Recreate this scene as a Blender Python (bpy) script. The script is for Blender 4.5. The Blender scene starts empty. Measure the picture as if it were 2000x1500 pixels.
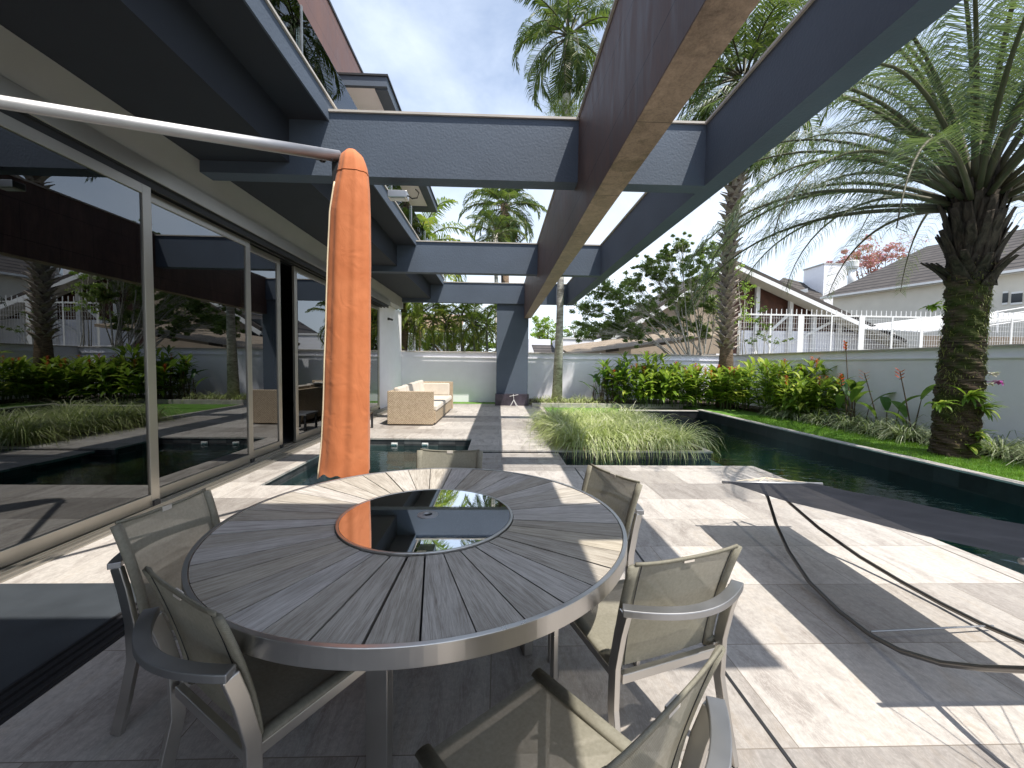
import bpy, math, random
from mathutils import Vector, Matrix
random.seed(7)
R = math.radians
sc = bpy.context.scene
COL = sc.collection

# ---------------------------------------------------------------- camera
F, YAW, PITCH, ROLL, CH = 807.4, 0.0335, 0.049, -0.013, 1.47     # focal length in px of a 2000 px wide picture
def _axes():
    cy, sy, cp, sp, cr, sr = math.cos(YAW), math.sin(YAW), math.cos(PITCH), math.sin(PITCH), math.cos(ROLL), math.sin(ROLL)
    f = Vector((sy*cp, cy*cp, -sp)); r0 = Vector((cy, -sy, 0)); d = f.cross(r0)
    return cr*r0+sr*d, -sr*r0+cr*d, f
RT, DN, FW = _axes()
cam_d = bpy.data.cameras.new("camera"); cam_d.sensor_width = 36; cam_d.lens = 36*F/2000
cam_d.clip_start = 0.05; cam_d.clip_end = 2000
cam = bpy.data.objects.new("camera", cam_d); COL.objects.link(cam)
cam.matrix_world = Matrix(((RT.x, -DN.x, -FW.x, 0), (RT.y, -DN.y, -FW.y, 0), (RT.z, -DN.z, -FW.z, CH), (0, 0, 0, 1)))
sc.camera = cam
def ray(u, v):
    return RT*((u-1000)/F)+DN*((v-750)/F)+FW
def at(u, v, y):                                   # point seen at (u,v) on the plane y = const
    r = ray(u, v); t = y/r.y; return Vector((r.x*t, y, CH+r.z*t))
def flat(u, v, z=0.0):                             # point seen at (u,v) on the plane z = const
    r = ray(u, v); t = (z-CH)/r.z; return Vector((r.x*t, r.y*t, z))

# ---------------------------------------------------------------- light
SUN = Vector((.34, -.33, 1.0)).normalized()
EL = math.asin(SUN.z); AZ = math.atan2(SUN.x, SUN.y)
w = bpy.data.worlds.new("World"); sc.world = w; w.use_nodes = True
nt = w.node_tree; nt.nodes.clear()
def nd(nt, t, **k):
    n = nt.nodes.new(t)
    for a, b in k.items(): setattr(n, a, b)
    return n
out = nd(nt, 'ShaderNodeOutputWorld'); bg = nd(nt, 'ShaderNodeBackground'); sky = nd(nt, 'ShaderNodeTexSky', sky_type='NISHITA')
sky.sun_disc = False; sky.sun_elevation = EL; sky.sun_rotation = AZ; sky.air_density = 1.0; sky.dust_density = 1.0; sky.ozone_density = 1.5
tc = nd(nt, 'ShaderNodeTexCoord'); mp = nd(nt, 'ShaderNodeMapping'); mp.inputs['Scale'].default_value = (1.0, 0.55, 1.5); mp.inputs['Rotation'].default_value = (0, .2, .5)
nz = nd(nt, 'ShaderNodeTexNoise'); nz.inputs['Scale'].default_value = 2.3; nz.inputs['Detail'].default_value = 9; nz.inputs['Roughness'].default_value = .58; nz.inputs['Distortion'].default_value = .5
cr_ = nd(nt, 'ShaderNodeValToRGB'); cr_.color_ramp.elements[0].position = .34; cr_.color_ramp.elements[1].position = .74
sx = nd(nt, 'ShaderNodeSeparateXYZ'); hz = nd(nt, 'ShaderNodeMapRange'); hz.inputs['From Min'].default_value = 0.02; hz.inputs['From Max'].default_value = .55; hz.inputs['To Min'].default_value = .62; hz.inputs['To Max'].default_value = 0.13
mx = nd(nt, 'ShaderNodeMath', operation='MAXIMUM'); ad = nd(nt, 'ShaderNodeMath', operation='MULTIPLY_ADD'); ad.use_clamp = True
mix = nd(nt, 'ShaderNodeMix', data_type='RGBA')
ln = nt.links.new
ln(tc.outputs['Generated'], mp.inputs['Vector']); ln(mp.outputs[0], nz.inputs['Vector']); ln(nz.outputs[0], cr_.inputs[0])
ln(tc.outputs['Generated'], sx.inputs[0]); ln(sx.outputs['Z'], hz.inputs['Value'])
ln(cr_.outputs[0], ad.inputs[0]); ad.inputs[1].default_value = .55; ln(hz.outputs[0], ad.inputs[2])
ln(ad.outputs[0], mix.inputs[0]); ln(sky.outputs[0], mix.inputs[6]); mix.inputs[7].default_value = (5.8, 6.35, 7.1, 1)
ln(mix.outputs[2], bg.inputs['Color']); bg.inputs['Strength'].default_value = .15
ln(bg.outputs[0], out.inputs[0])
sd = bpy.data.lights.new("sun", 'SUN'); sd.energy = 4.7; sd.angle = R(.53); sd.color = (1, .95, .87)
so = bpy.data.objects.new("sun", sd); COL.objects.link(so); so.rotation_euler = SUN.to_track_quat('Z', 'Y').to_euler(); so.location = (5, -5, 15)
sc.view_settings.view_transform = 'Standard'; sc.view_settings.look = 'None'; sc.view_settings.gamma = 1
sc.view_settings.exposure = 0.55
sc.cycles.max_bounces = 8; sc.cycles.transparent_max_bounces = 12; sc.cycles.caustics_reflective = False; sc.cycles.caustics_refractive = False

# ---------------------------------------------------------------- materials
class M:
    def __init__(s, name):
        s.m = bpy.data.materials.new(name); s.m.use_nodes = True; s.t = s.m.node_tree; s.p = s.t.nodes['Principled BSDF']
        s.o = s.t.nodes['Material Output']
    def n(s, t, **k): return nd(s.t, t, **k)
    def l(s, a, b): s.t.links.new(a, b)
    def math(s, op, a, b=None, c=None):
        n = s.n('ShaderNodeMath', operation=op)
        for i, x in enumerate((a, b, c)):
            if x is None: continue
            if isinstance(x, (int, float)): n.inputs[i].default_value = x
            else: s.l(x, n.inputs[i])
        return n.outputs[0]
    def coord(s, kind='Object', scale=(1, 1, 1), rot=(0, 0, 0)):
        if kind == 'Position': o = s.n('ShaderNodeNewGeometry').outputs['Position']
        else: o = s.n('ShaderNodeTexCoord').outputs[kind]
        m = s.n('ShaderNodeMapping'); m.inputs['Scale'].default_value = scale; m.inputs['Rotation'].default_value = rot
        s.l(o, m.inputs['Vector']); return m.outputs[0]
    def noise(s, vec, scale, detail=5, rough=.55, dist=0):
        n = s.n('ShaderNodeTexNoise'); s.l(vec, n.inputs['Vector'])
        n.inputs['Scale'].default_value = scale; n.inputs['Detail'].default_value = detail
        n.inputs['Roughness'].default_value = rough; n.inputs['Distortion'].default_value = dist; return n.outputs[0]
    def ramp(s, fac, *stops):
        n = s.n('ShaderNodeValToRGB'); e = n.color_ramp.elements
        while len(e) < len(stops): e.new(.5)
        for k, (p, c) in enumerate(stops):
            e[k].position = p; e[k].color = c if len(c) == 4 else (*c, 1)
        s.l(fac, n.inputs[0]); return n.outputs[0]
    def mixc(s, fac, a, b, bt='MIX'):
        n = s.n('ShaderNodeMix', data_type='RGBA', blend_type=bt)
        for i, x in ((0, fac), (6, a), (7, b)):
            if isinstance(x, (int, float)): n.inputs[i].default_value = x
            elif isinstance(x, tuple): n.inputs[i].default_value = x if len(x) == 4 else (*x, 1)
            else: s.l(x, n.inputs[i])
        return n.outputs[2]
    def bump(s, h, strength=.3, dist=.01):
        n = s.n('ShaderNodeBump'); n.inputs['Strength'].default_value = strength; n.inputs['Distance'].default_value = dist
        s.l(h, n.inputs['Height']); s.l(n.outputs[0], s.p.inputs['Normal']); return n.outputs[0]
    def set(s, c=None, rough=None, metal=None, spec=None):
        if c is not None:
            if isinstance(c, tuple): s.p.inputs['Base Color'].default_value = (*c, 1)
            else: s.l(c, s.p.inputs['Base Color'])
        if rough is not None:
            if isinstance(rough, (int, float)): s.p.inputs['Roughness'].default_value = rough
            else: s.l(rough, s.p.inputs['Roughness'])
        if metal is not None: s.p.inputs['Metallic'].default_value = metal
        if spec is not None: s.p.inputs['Specular IOR Level'].default_value = spec
        return s

def plain(name, c, rough=.6, metal=0, var=.15, vs=3, bs=60, bst=.15, bd=.003, spec=.5, kind='Object'):
    m = M(name); v = m.coord(kind)
    a = tuple(x*(1-var) for x in c); b = tuple(min(1, x*(1+var)) for x in c)
    n1 = m.noise(v, vs, 6); m.set(m.ramp(n1, (.3, a), (.7, b)), rough, metal, spec)
    if bst: m.bump(m.noise(v, bs, 4), bst, bd)
    return m.m

def stone_deck():
    m = M('deck_stone'); g = m.n('ShaderNodeNewGeometry').outputs['Position']; s = m.n('ShaderNodeSeparateXYZ'); m.l(g, s.inputs[0])
    x, y = s.outputs['X'], s.outputs['Y']
    TY, TX = .59, 1.2
    yy = m.math('DIVIDE', m.math('ADD', y, 10.0-.28), TY); row = m.math('FLOOR', yy)
    wn = m.n('ShaderNodeTexWhiteNoise', noise_dimensions='1D'); m.l(row, wn.inputs['W'])
    par = m.math('MODULO', row, 2.0)
    xx = m.math('ADD', m.math('DIVIDE', m.math('ADD', x, 10.1), TX), m.math('ADD', m.math('MULTIPLY', par, .5), m.math('MULTIPLY', wn.outputs['Value'], .12)))
    colm = m.math('FLOOR', xx)
    cmb = m.n('ShaderNodeCombineXYZ'); m.l(row, cmb.inputs[0]); m.l(colm, cmb.inputs[1])
    w2 = m.n('ShaderNodeTexWhiteNoise', noise_dimensions='3D'); m.l(cmb.outputs[0], w2.inputs['Vector'])
    fy = m.math('FRACT', yy); fx = m.math('FRACT', xx)
    def edge(f, size, wd):
        e = m.math('MULTIPLY', m.math('MINIMUM', f, m.math('SUBTRACT', 1.0, f)), size)
        return m.math('LESS_THAN', e, wd)
    mort = m.math('MAXIMUM', edge(fy, TY, .0022), edge(fx, TX, .0022))
    off = m.n('ShaderNodeVectorMath', operation='SCALE'); m.l(w2.outputs['Color'], off.inputs[0]); off.inputs['Scale'].default_value = 30
    add = m.n('ShaderNodeVectorMath', operation='ADD'); m.l(g, add.inputs[0]); m.l(off.outputs[0], add.inputs[1])
    mp = m.n('ShaderNodeMapping'); mp.inputs['Scale'].default_value = (2.6, .75, 1); mp.inputs['Rotation'].default_value = (0, 0, R(8)); m.l(add.outputs[0], mp.inputs[0])
    n1 = m.noise(mp.outputs[0], 2.2, 8, .6, 1.2)
    mp2 = m.n('ShaderNodeMapping'); mp2.inputs['Scale'].default_value = (7, 1.3, 1); mp2.inputs['Rotation'].default_value = (0, 0, R(-14)); m.l(add.outputs[0], mp2.inputs[0])
    n2 = m.noise(mp2.outputs[0], 4, 10, .7, 2.2)
    c = m.ramp(n1, (.26, (.235, .21, .192)), (.40, (.335, .31, .288)), (.55, (.435, .413, .388)), (.74, (.385, .34, .29)))
    vein = m.ramp(n2, (.46, (0, 0, 0)), (.505, (1, 1, 1)), (.53, (0, 0, 0)))
    c = m.mixc(m.math('MULTIPLY', vein, .35), c, (.68, .65, .62))
    fine = m.noise(add.outputs[0], 34, 6, .7); c = m.mixc(.35, c, m.ramp(fine, (.3, (.3, .3, .3)), (.7, (.72, .72, .72))), 'OVERLAY')
    tone = m.ramp(w2.outputs['Value'], (0, (.66, .64, .63)), (.3, (.80, .77, .74)), (.6, (.98, .96, .94)), (1, (1.12, 1.1, 1.08)))
    c = m.mixc(1.0, c, tone, 'MULTIPLY')
    c = m.mixc(mort, c, (.20, .17, .14))
    m.set(c, m.ramp(n2, (.2, (.42,)*3), (.8, (.6,)*3)), 0, .35)
    h = m.math('SUBTRACT', m.math('ADD', m.math('MULTIPLY', n2, .35), m.math('MULTIPLY', fine, .15)), m.math('MULTIPLY', mort, .8))
    m.bump(h, .25, .004); return m.m

def tile_wall(name, c1, c2, rough=.35, size=.33):
    m = M(name); g = m.n('ShaderNodeNewGeometry').outputs['Position']; s = m.n('ShaderNodeSeparateXYZ'); m.l(g, s.inputs[0])
    a = m.math('ADD', s.outputs['X'], s.outputs['Y'])
    fa = m.math('DIVIDE', m.math('ADD', a, 40.0), size); fz = m.math('DIVIDE', m.math('ADD', s.outputs['Z'], 10.02), size)
    cmb = m.n('ShaderNodeCombineXYZ'); m.l(m.math('FLOOR', fa), cmb.inputs[0]); m.l(m.math('FLOOR', fz), cmb.inputs[1])
    wn = m.n('ShaderNodeTexWhiteNoise', noise_dimensions='3D'); m.l(cmb.outputs[0], wn.inputs['Vector'])
    n1 = m.noise(m.coord('Position'), 5, 8, .65)
    f = m.math('ADD', m.math('MULTIPLY', n1, .6), m.math('MULTIPLY', wn.outputs['Value'], .4))
    e = m.math('MAXIMUM', m.math('LESS_THAN', m.math('FRACT', fa), .02), m.math('LESS_THAN', m.math('FRACT', fz), .02))
    c = m.mixc(e, m.ramp(f, (.3, c1), (.75, c2)), (.02, .02, .02))
    m.set(c, rough, 0, .4); m.bump(n1, .2, .01); return m.m

def cladding(name, ca, cb, seam, rough=.35):
    m = M(name); g = m.n('ShaderNodeNewGeometry').outputs['Position']; s = m.n('ShaderNodeSeparateXYZ'); m.l(g, s.inputs[0])
    n1 = m.noise(m.coord('Position', (2.5, 2.5, .5)), 3, 9, .65, 1)
    n2 = m.noise(m.coord('Position', (14, 14, 1.2)), 5, 8, .7, .3)
    n3 = m.noise(m.coord('Position'), 1.1, 4, .5)
    f = m.math('ADD', m.math('MULTIPLY', n1, .45), m.math('ADD', m.math('MULTIPLY', n2, .3), m.math('MULTIPLY', n3, .25)))
    c = m.ramp(f, (.36, ca), (.5, tuple((p+q)/2 for p, q in zip(ca, cb))), (.63, cb))
    fz = m.math('FRACT', m.math('DIVIDE', m.math('ADD', s.outputs['Z'], 10-3.09+.004), .605))
    row = m.math('FLOOR', m.math('DIVIDE', m.math('ADD', s.outputs['Z'], 10-3.09+.004), .605))
    fy = m.math('FRACT', m.math('ADD', m.math('DIVIDE', m.math('ADD', s.outputs['Y'], 20), 1.2), m.math('MULTIPLY', row, .5)))
    e = m.math('MAXIMUM', m.math('LESS_THAN', fz, .012), m.math('LESS_THAN', fy, .005))
    c = m.mixc(e, c, seam); m.set(c, m.ramp(n1, (.3, (rough-.08,)*3), (.7, (rough+.12,)*3)), 0, .5); m.bump(m.math('SUBTRACT', m.math('MULTIPLY', n2, .3), e), .3, .003); return m.m

def brushed(name, c=(.62, .6, .57), rough=.3):
    m = M(name); v = m.coord('Object', (1, 1, 1)); n = m.noise(v, 7, 5)
    m.set(m.ramp(n, (.3, tuple(x*.9 for x in c)), (.7, c)), m.ramp(n, (.3, (rough-.03,)*3), (.7, (rough+.05,)*3)), 1.0); return m.m

def leaf(name, c1, c2, c3=None, trans=.35, rough=.45, ns=1.5):
    m = M(name); gi = m.n('ShaderNodeNewGeometry').outputs['Random Per Island']
    n = m.noise(m.coord('Position'), ns, 4); f = m.math('ADD', m.math('MULTIPLY', gi, .55), m.math('MULTIPLY', n, .45))
    st = [(.22, c1), (.62, c2)] + ([(.8, c3)] if c3 else [])
    c = m.ramp(f, *st); m.set(c, rough, 0, .4)
    tr = m.n('ShaderNodeBsdfTranslucent'); tcol = m.mixc(.5, c, (.35, .5, .06), 'MIX'); m.l(tcol, tr.inputs['Color'])
    mx = m.n('ShaderNodeMixShader'); mx.inputs[0].default_value = trans; m.l(m.p.outputs[0], mx.inputs[1]); m.l(tr.outputs[0], mx.inputs[2]); m.l(mx.outputs[0], m.o.inputs['Surface'])
    return m.m

def glass(name, tint, ior, base=0.0):
    m = M(name); m.t.nodes.remove(m.p)
    t = m.n('ShaderNodeBsdfTransparent'); t.inputs[0].default_value = (*tint, 1)
    g = m.n('ShaderNodeBsdfGlossy'); g.inputs['Roughness'].default_value = .0; g.inputs['Color'].default_value = (.92, .96, 1, 1)
    fr = m.n('ShaderNodeFresnel'); fr.inputs['IOR'].default_value = ior
    fac = m.math('ADD', fr.outputs[0], base); mx = m.n('ShaderNodeMixShader'); m.l(fac, mx.inputs[0]); m.l(t.outputs[0], mx.inputs[1]); m.l(g.outputs[0], mx.inputs[2]); m.l(mx.outputs[0], m.o.inputs['Surface'])
    return m.m

def water():
    m = M('water'); m.t.nodes.remove(m.p)
    t = m.n('ShaderNodeBsdfTransparent'); t.inputs[0].default_value = (.68, .90, .90, 1)
    g = m.n('ShaderNodeBsdfGlossy'); g.inputs['Roughness'].default_value = .01
    n = m.noise(m.coord('Position', (1, 1.8, 1)), 3.2, 3, .5, .6)
    b = m.n('ShaderNodeBump'); b.inputs['Strength'].default_value = .28; b.inputs['Distance'].default_value = .03; m.l(n, b.inputs['Height'])
    m.l(b.outputs[0], g.inputs['Normal']); fr = m.n('ShaderNodeFresnel'); fr.inputs['IOR'].default_value = 1.36; m.l(b.outputs[0], fr.inputs['Normal'])
    mx = m.n('ShaderNodeMixShader'); m.l(fr.outputs[0], mx.inputs[0]); m.l(t.outputs[0], mx.inputs[1]); m.l(g.outputs[0], mx.inputs[2]); m.l(mx.outputs[0], m.o.inputs['Surface'])
    return m.m

def table_wood():
    m = M('weathered_wood'); gi = m.n('ShaderNodeNewGeometry').outputs['Random Per Island']
    uv = m.n('ShaderNodeTexCoord').outputs['UV']; cmb = m.n('ShaderNodeCombineXYZ'); m.l(m.math('MULTIPLY', gi, 37.0), cmb.inputs[0]); m.l(m.math('MULTIPLY', gi, 91.0), cmb.inputs[2])
    ad = m.n('ShaderNodeVectorMath', operation='ADD'); m.l(uv, ad.inputs[0]); m.l(cmb.outputs[0], ad.inputs[1])
    def st(sc_):
        q = m.n('ShaderNodeMapping'); q.inputs['Scale'].default_value = sc_; m.l(ad.outputs[0], q.inputs[0]); return q.outputs[0]
    n1 = m.noise(st((3.2, 46, 1)), 1.6, 8, .7, .5); n2 = m.noise(st((9, 190, 1)), 1.5, 5, .7, .3); n3 = m.noise(st((2.5, 6, 1)), 1.5, 4)
    f = m.math('ADD', m.math('MULTIPLY', n1, .55), m.math('MULTIPLY', n2, .45))
    c = m.ramp(f, (.30, (.12, .105, .085)), (.43, (.36, .33, .295)), (.56, (.54, .51, .47)), (.75, (.68, .66, .62)))
    tone = m.ramp(gi, (0, (.72, .68, .60)), (.4, (.9, .88, .84)), (.75, (1.02, 1.02, 1.04)), (1, (.85, .80, .68)))
    c = m.mixc(1, c, tone, 'MULTIPLY'); c = m.mixc(m.math('MULTIPLY', m.ramp(n3, (.5, (0, 0, 0)), (.75, (1, 1, 1))), .35), c, (.13, .11, .08))
    m.set(c, .62, 0, .35); m.bump(f, .55, .003); return m.m

def sling():
    m = M('sling_mesh'); v = m.n('ShaderNodeTexCoord').outputs['Object']
    q = m.n('ShaderNodeMapping'); q.inputs['Scale'].default_value = (1, 1, 1); m.l(v, q.inputs[0])
    s = m.n('ShaderNodeSeparateXYZ'); m.l(q.outputs[0], s.inputs[0])
    wv = m.math('SINE', m.math('MULTIPLY', s.outputs['X'], 1500.0)); wz = m.math('SINE', m.math('MULTIPLY', m.math('ADD', s.outputs['Z'], s.outputs['Y']), 1500.0))
    wav = m.math('MULTIPLY', wv, wz)
    n = m.noise(v, 5, 4); n2 = m.noise(v, 90, 3)
    c = m.mixc(.4, m.ramp(n, (.3, (.33, .305, .24)), (.7, (.42, .395, .32))), m.ramp(n2, (.3, (.18, .17, .12)), (.7, (.4, .38, .3))))
    c = m.mixc(m.math('MULTIPLY', m.math('GREATER_THAN', wav, .25), .3), c, (.08, .08, .06))
    m.set(c, .65, 0, .3); m.bump(wav, .3, .001)
    tr = m.n('ShaderNodeBsdfTransparent'); tl = m.n('ShaderNodeBsdfTranslucent'); tl.inputs[0].default_value = (.34, .31, .23, 1)
    m1 = m.n('ShaderNodeMixShader'); m1.inputs[0].default_value = .28; m.l(m.p.outputs[0], m1.inputs[1]); m.l(tl.outputs[0], m1.inputs[2])
    m2 = m.n('ShaderNodeMixShader'); m2.inputs[0].default_value = .10; m.l(m1.outputs[0], m2.inputs[1]); m.l(tr.outputs[0], m2.inputs[2]); m.l(m2.outputs[0], m.o.inputs['Surface'])
    return m.m

def hammock_cloth():
    m = M('grey_hammock_cloth'); n = m.noise(m.coord('Object'), 3, 5, .6, .6); m.set(m.ramp(n, (.3, (.016, .018, .024)), (.7, (.024, .026, .034))), .95, 0, .05); m.bump(n, .3, .03)
    tr = m.n('ShaderNodeBsdfTransparent'); m2 = m.n('ShaderNodeMixShader'); m2.inputs[0].default_value = .05; m.l(m.p.outputs[0], m2.inputs[1]); m.l(tr.outputs[0], m2.inputs[2]); m.l(m2.outputs[0], m.o.inputs['Surface']); return m.m
def wicker():
    m = M('wicker'); v = m.n('ShaderNodeNewGeometry').outputs['Position']; s = m.n('ShaderNodeSeparateXYZ'); m.l(v, s.inputs[0])
    a = m.math('ADD', s.outputs['X'], s.outputs['Y'])
    h = m.math('MULTIPLY', m.math('SINE', m.math('MULTIPLY', a, 120.0)), m.math('SINE', m.math('MULTIPLY', s.outputs['Z'], 150.0)))
    n = m.noise(m.coord('Position'), 30, 4)
    c = m.ramp(m.math('ADD', m.math('MULTIPLY', h, .35), n), (.2, (.25, .18, .11)), (.5, (.46, .36, .25)), (.85, (.58, .47, .34)))
    m.set(c, .55); m.bump(h, .6, .005); return m.m

def canvas(name, c1, c2, bst=.4):
    m = M(name); v = m.coord('Object'); n = m.noise(v, 4, 6, .6, .6); n2 = m.noise(m.coord('Object', (1, 1, .7)), 7, 3, .5, 1.6); n3 = m.noise(v, 420, 2)
    m.set(m.ramp(n, (.3, c1), (.7, c2)), .7, 0, .25); m.p.inputs['Sheen Weight'].default_value = .15
    m.bump(m.math('ADD', n2, m.math('MULTIPLY', n3, .04)), bst, .03); return m.m

def bark(name, c1, c2, scale=(3, 3, 14), moss=None, bst=.8):
    m = M(name); v = m.coord('Object', scale); n = m.noise(v, 2.2, 7, .65, .8); c = m.ramp(n, (.35, c1), (.65, c2))
    if moss:
        k = m.noise(m.coord('Object'), 2.4, 6, .65); c = m.mixc(m.ramp(k, (.47, (0, 0, 0)), (.58, (1, 1, 1))), c, moss)
    m.set(c, .85, 0, .2); m.bump(n, bst, .04); return m.m

def roof_tiles(name, c1, c2, row=.32, axis='Z'):
    m = M(name); v = m.n('ShaderNodeTexCoord').outputs['UV']; s = m.n('ShaderNodeSeparateXYZ'); m.l(v, s.inputs[0])
    f = m.math('FRACT', m.math('DIVIDE', s.outputs['Y'], row)); fx = m.math('FRACT', m.math('DIVIDE', s.outputs['X'], .3))
    cmb = m.n('ShaderNodeCombineXYZ'); m.l(m.math('FLOOR', m.math('DIVIDE', s.outputs['Y'], row)), cmb.inputs[0]); m.l(m.math('FLOOR', m.math('DIVIDE', s.outputs['X'], .3)), cmb.inputs[1])
    wn = m.n('ShaderNodeTexWhiteNoise', noise_dimensions='3D'); m.l(cmb.outputs[0], wn.inputs['Vector'])
    c = m.mixc(m.math('MULTIPLY', wn.outputs['Value'], .6), c1, c2)
    c = m.mixc(m.math('GREATER_THAN', f, .72), c, tuple(x*.22 for x in c1)); m.set(c, .75, 0, .3)
    m.bump(m.math('SUBTRACT', 1.0, f), .8, .05); return m.m

MT = dict(
    deck=stone_deck(), pool=tile_wall('pool_tile', (.035, .035, .038), (.14, .135, .135)), poolfloor=plain('pool_floor', (.10, .44, .47), .6, var=.7, vs=1.6),
    blackstone=plain('black_stone', (.012, .012, .014), .3, var=.4, vs=8), coping=plain('coping_stone', (.42, .39, .36), .6, var=.2, vs=6),
    navy=plain('navy_render', (.079, .102, .138), .75, var=.10, vs=1.1, bs=38, bst=.55, bd=.008, kind='Position'),
    soffit=plain('soffit_shade_paint', (.020, .024, .034), .8, var=.05), cap=plain('cap_stone', (.50, .46, .41), .6, var=.12), corten=cladding('dark_cladding', (.060, .036, .032), (.19, .118, .098), (.015, .01, .01), .52),
    rust=cladding('rusty_cladding', (.09, .052, .035), (.42, .30, .22), (.04, .025, .018), .5), brown=cladding('brown_cladding', (.13, .065, .05), (.22, .12, .095), (.05, .03, .03), .45),
    wallgrey=plain('house_paint', (.44, .43, .41), .85, var=.03, bs=140, bst=.2), white=plain('white_paint', (.90, .895, .94), .8, var=.03, bs=90, bst=.2, bd=.004, kind='Position'),
    offwhite=plain('cream_paint', (.62, .59, .52), .8, var=.05), cream=plain('beige_paint', (.34, .27, .20), .8, var=.07),
    alu=plain('door_aluminium', (.46, .43, .38), .38, .85, var=.05, bst=.03), steel=brushed('brushed_steel'), brightsteel=brushed('bright_steel', (.40, .40, .405), .48), dark=plain('dark_rubber', (.02, .02, .022), .5, var=.2),
    doorglass=glass('door_glass', (.20, .21, .21), 1.98, .04), railglass=glass('rail_glass', (.78, .86, .84), 1.5), water=water(),
    wood=table_wood(), gap=plain('under_board', (.03, .027, .025), .8), mirror=None, sling=sling(), wicker=wicker(),
    cushion=canvas('cushion_fabric', (.55, .49, .42), (.64, .58, .5), .2), orange=canvas('orange_canvas', (.50, .150, .052), (.60, .20, .078), .22), ivory=plain('ivory_trim', (.7, .6, .42), .6),
    hammock=hammock_cloth(), tube=plain('dark_tube', (.22, .21, .20), .3, .9, var=.1, bst=0),
    soil=plain('soil', (.05, .035, .022), .95, var=.4, vs=12, bst=.6, bd=.02), lawn=plain('lawn_base', (.09, .20, .02), .9, var=.35, vs=5, bst=.5, bd=.02),
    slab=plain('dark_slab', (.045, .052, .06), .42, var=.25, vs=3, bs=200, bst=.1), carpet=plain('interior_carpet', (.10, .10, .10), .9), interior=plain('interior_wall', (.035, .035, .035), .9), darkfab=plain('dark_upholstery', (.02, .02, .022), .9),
    grass=leaf('lawn_grass', (.10, .22, .015), (.22, .42, .04), (.34, .48, .09), .35),
    variegated=leaf('variegated_grass', (.28, .36, .09), (.66, .69, .36), (.88, .86, .66), .4), strap=leaf('strap_leaf', (.09, .13, .05), (.32, .38, .20), (.70, .71, .52), .25),
    dry=leaf('dry_blade', (.25, .15, .07), (.42, .27, .15), None, .2), ginger=leaf('ginger_leaf', (.07, .15, .015), (.24, .36, .04), (.55, .58, .10), .45), heli=leaf('heliconia_leaf', (.02, .07, .02), (.06, .17, .03), (.15, .28, .05), .35),
    redflower=leaf('red_flower', (.45, .02, .015), (.65, .07, .02), None, .25), stem=plain('green_stem', (.08, .12, .03), .6), drystem=plain('dry_stem', (.09, .06, .035), .8),
    palmleaf=leaf('palm_leaf', (.018, .045, .018), (.055, .10, .035), (.20, .20, .07), .30), palmblue=leaf('blue_palm_leaf', (.035, .06, .045), (.10, .14, .10), (.30, .31, .21), .28), palmyel=leaf('yellow_palm_leaf', (.09, .16, .03), (.26, .34, .06), (.58, .48, .10), .45), deadleaf=leaf('dead_frond', (.16, .09, .045), (.34, .22, .12), None, .15),
    rachis=plain('frond_stem', (.085, .08, .045), .6), trunkgrey=bark('grey_trunk', (.24, .22, .18), (.62, .60, .53), (2, 2, 5), None, .3), trunkmoss=bark('mossy_trunk', (.028, .02, .014), (.12, .085, .055), (2, 2, 20), (.045, .055, .012)), boot=bark('leaf_boot', (.20, .165, .14), (.50, .44, .39), (4, 4, 4), None, .5), trunkbrown=bark('brown_trunk', (.09, .06, .04), (.26, .19, .13)),
    leafA=leaf('tree_leaf', (.03, .07, .012), (.10, .17, .03), (.24, .28, .07), .35), leafC=leaf('olive_tree_leaf', (.07, .12, .035), (.19, .27, .08), (.36, .42, .16), .4), leafB=leaf('bright_tree_leaf', (.10, .20, .02), (.28, .42, .06), (.48, .55, .15), .45), pink=leaf('pink_blossom', (.42, .13, .18), (.62, .26, .33), (.72, .45, .48), .3), whiteflower=leaf('white_blossom', (.6, .55, .45), (.8, .75, .66), None, .3), magenta=leaf('magenta_petal', (.35, .01, .3), (.5, .03, .42), None, .3),
    moss=leaf('moss_tuft', (.05, .07, .01), (.17, .18, .03), (.26, .24, .06), .2), roofgrey=roof_tiles('grey_roof_tiles', (.062, .053, .048), (.095, .083, .075), .95), rooftan=roof_tiles('tan_roof_tiles', (.32, .25, .18), (.46, .37, .28), .3), roofred=roof_tiles('tan_clay_tiles', (.30, .20, .13), (.40, .29, .20), .3),
    whitemetal=plain('white_metal', (.78, .78, .77), .4, var=.03, bst=0), darkwood=plain('dark_timber', (.09, .035, .02), .6, var=.3), window=plain('window_dark', (.02, .025, .03), .1, bst=0), hill=plain('hill_green', (.06, .10, .06), .9, var=.3, vs=.05), ground=plain('ground_soil', (.16, .15, .11), .95, var=.2, vs=.3), marble=plain('dark_marble', (.05, .04, .055), .25, var=.5, vs=3), lens=plain('lamp_lens', (.6, .6, .58), .2, bst=0),
)
mm = M('mirror_glass'); mm.set((.80, .83, .86), .015, 1.0); nn = mm.noise(mm.coord('Object'), 60, 4); mm.set(None, mm.ramp(nn, (.4, (.012,)*3), (.75, (.05,)*3))); MT['mirror'] = mm.m

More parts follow.
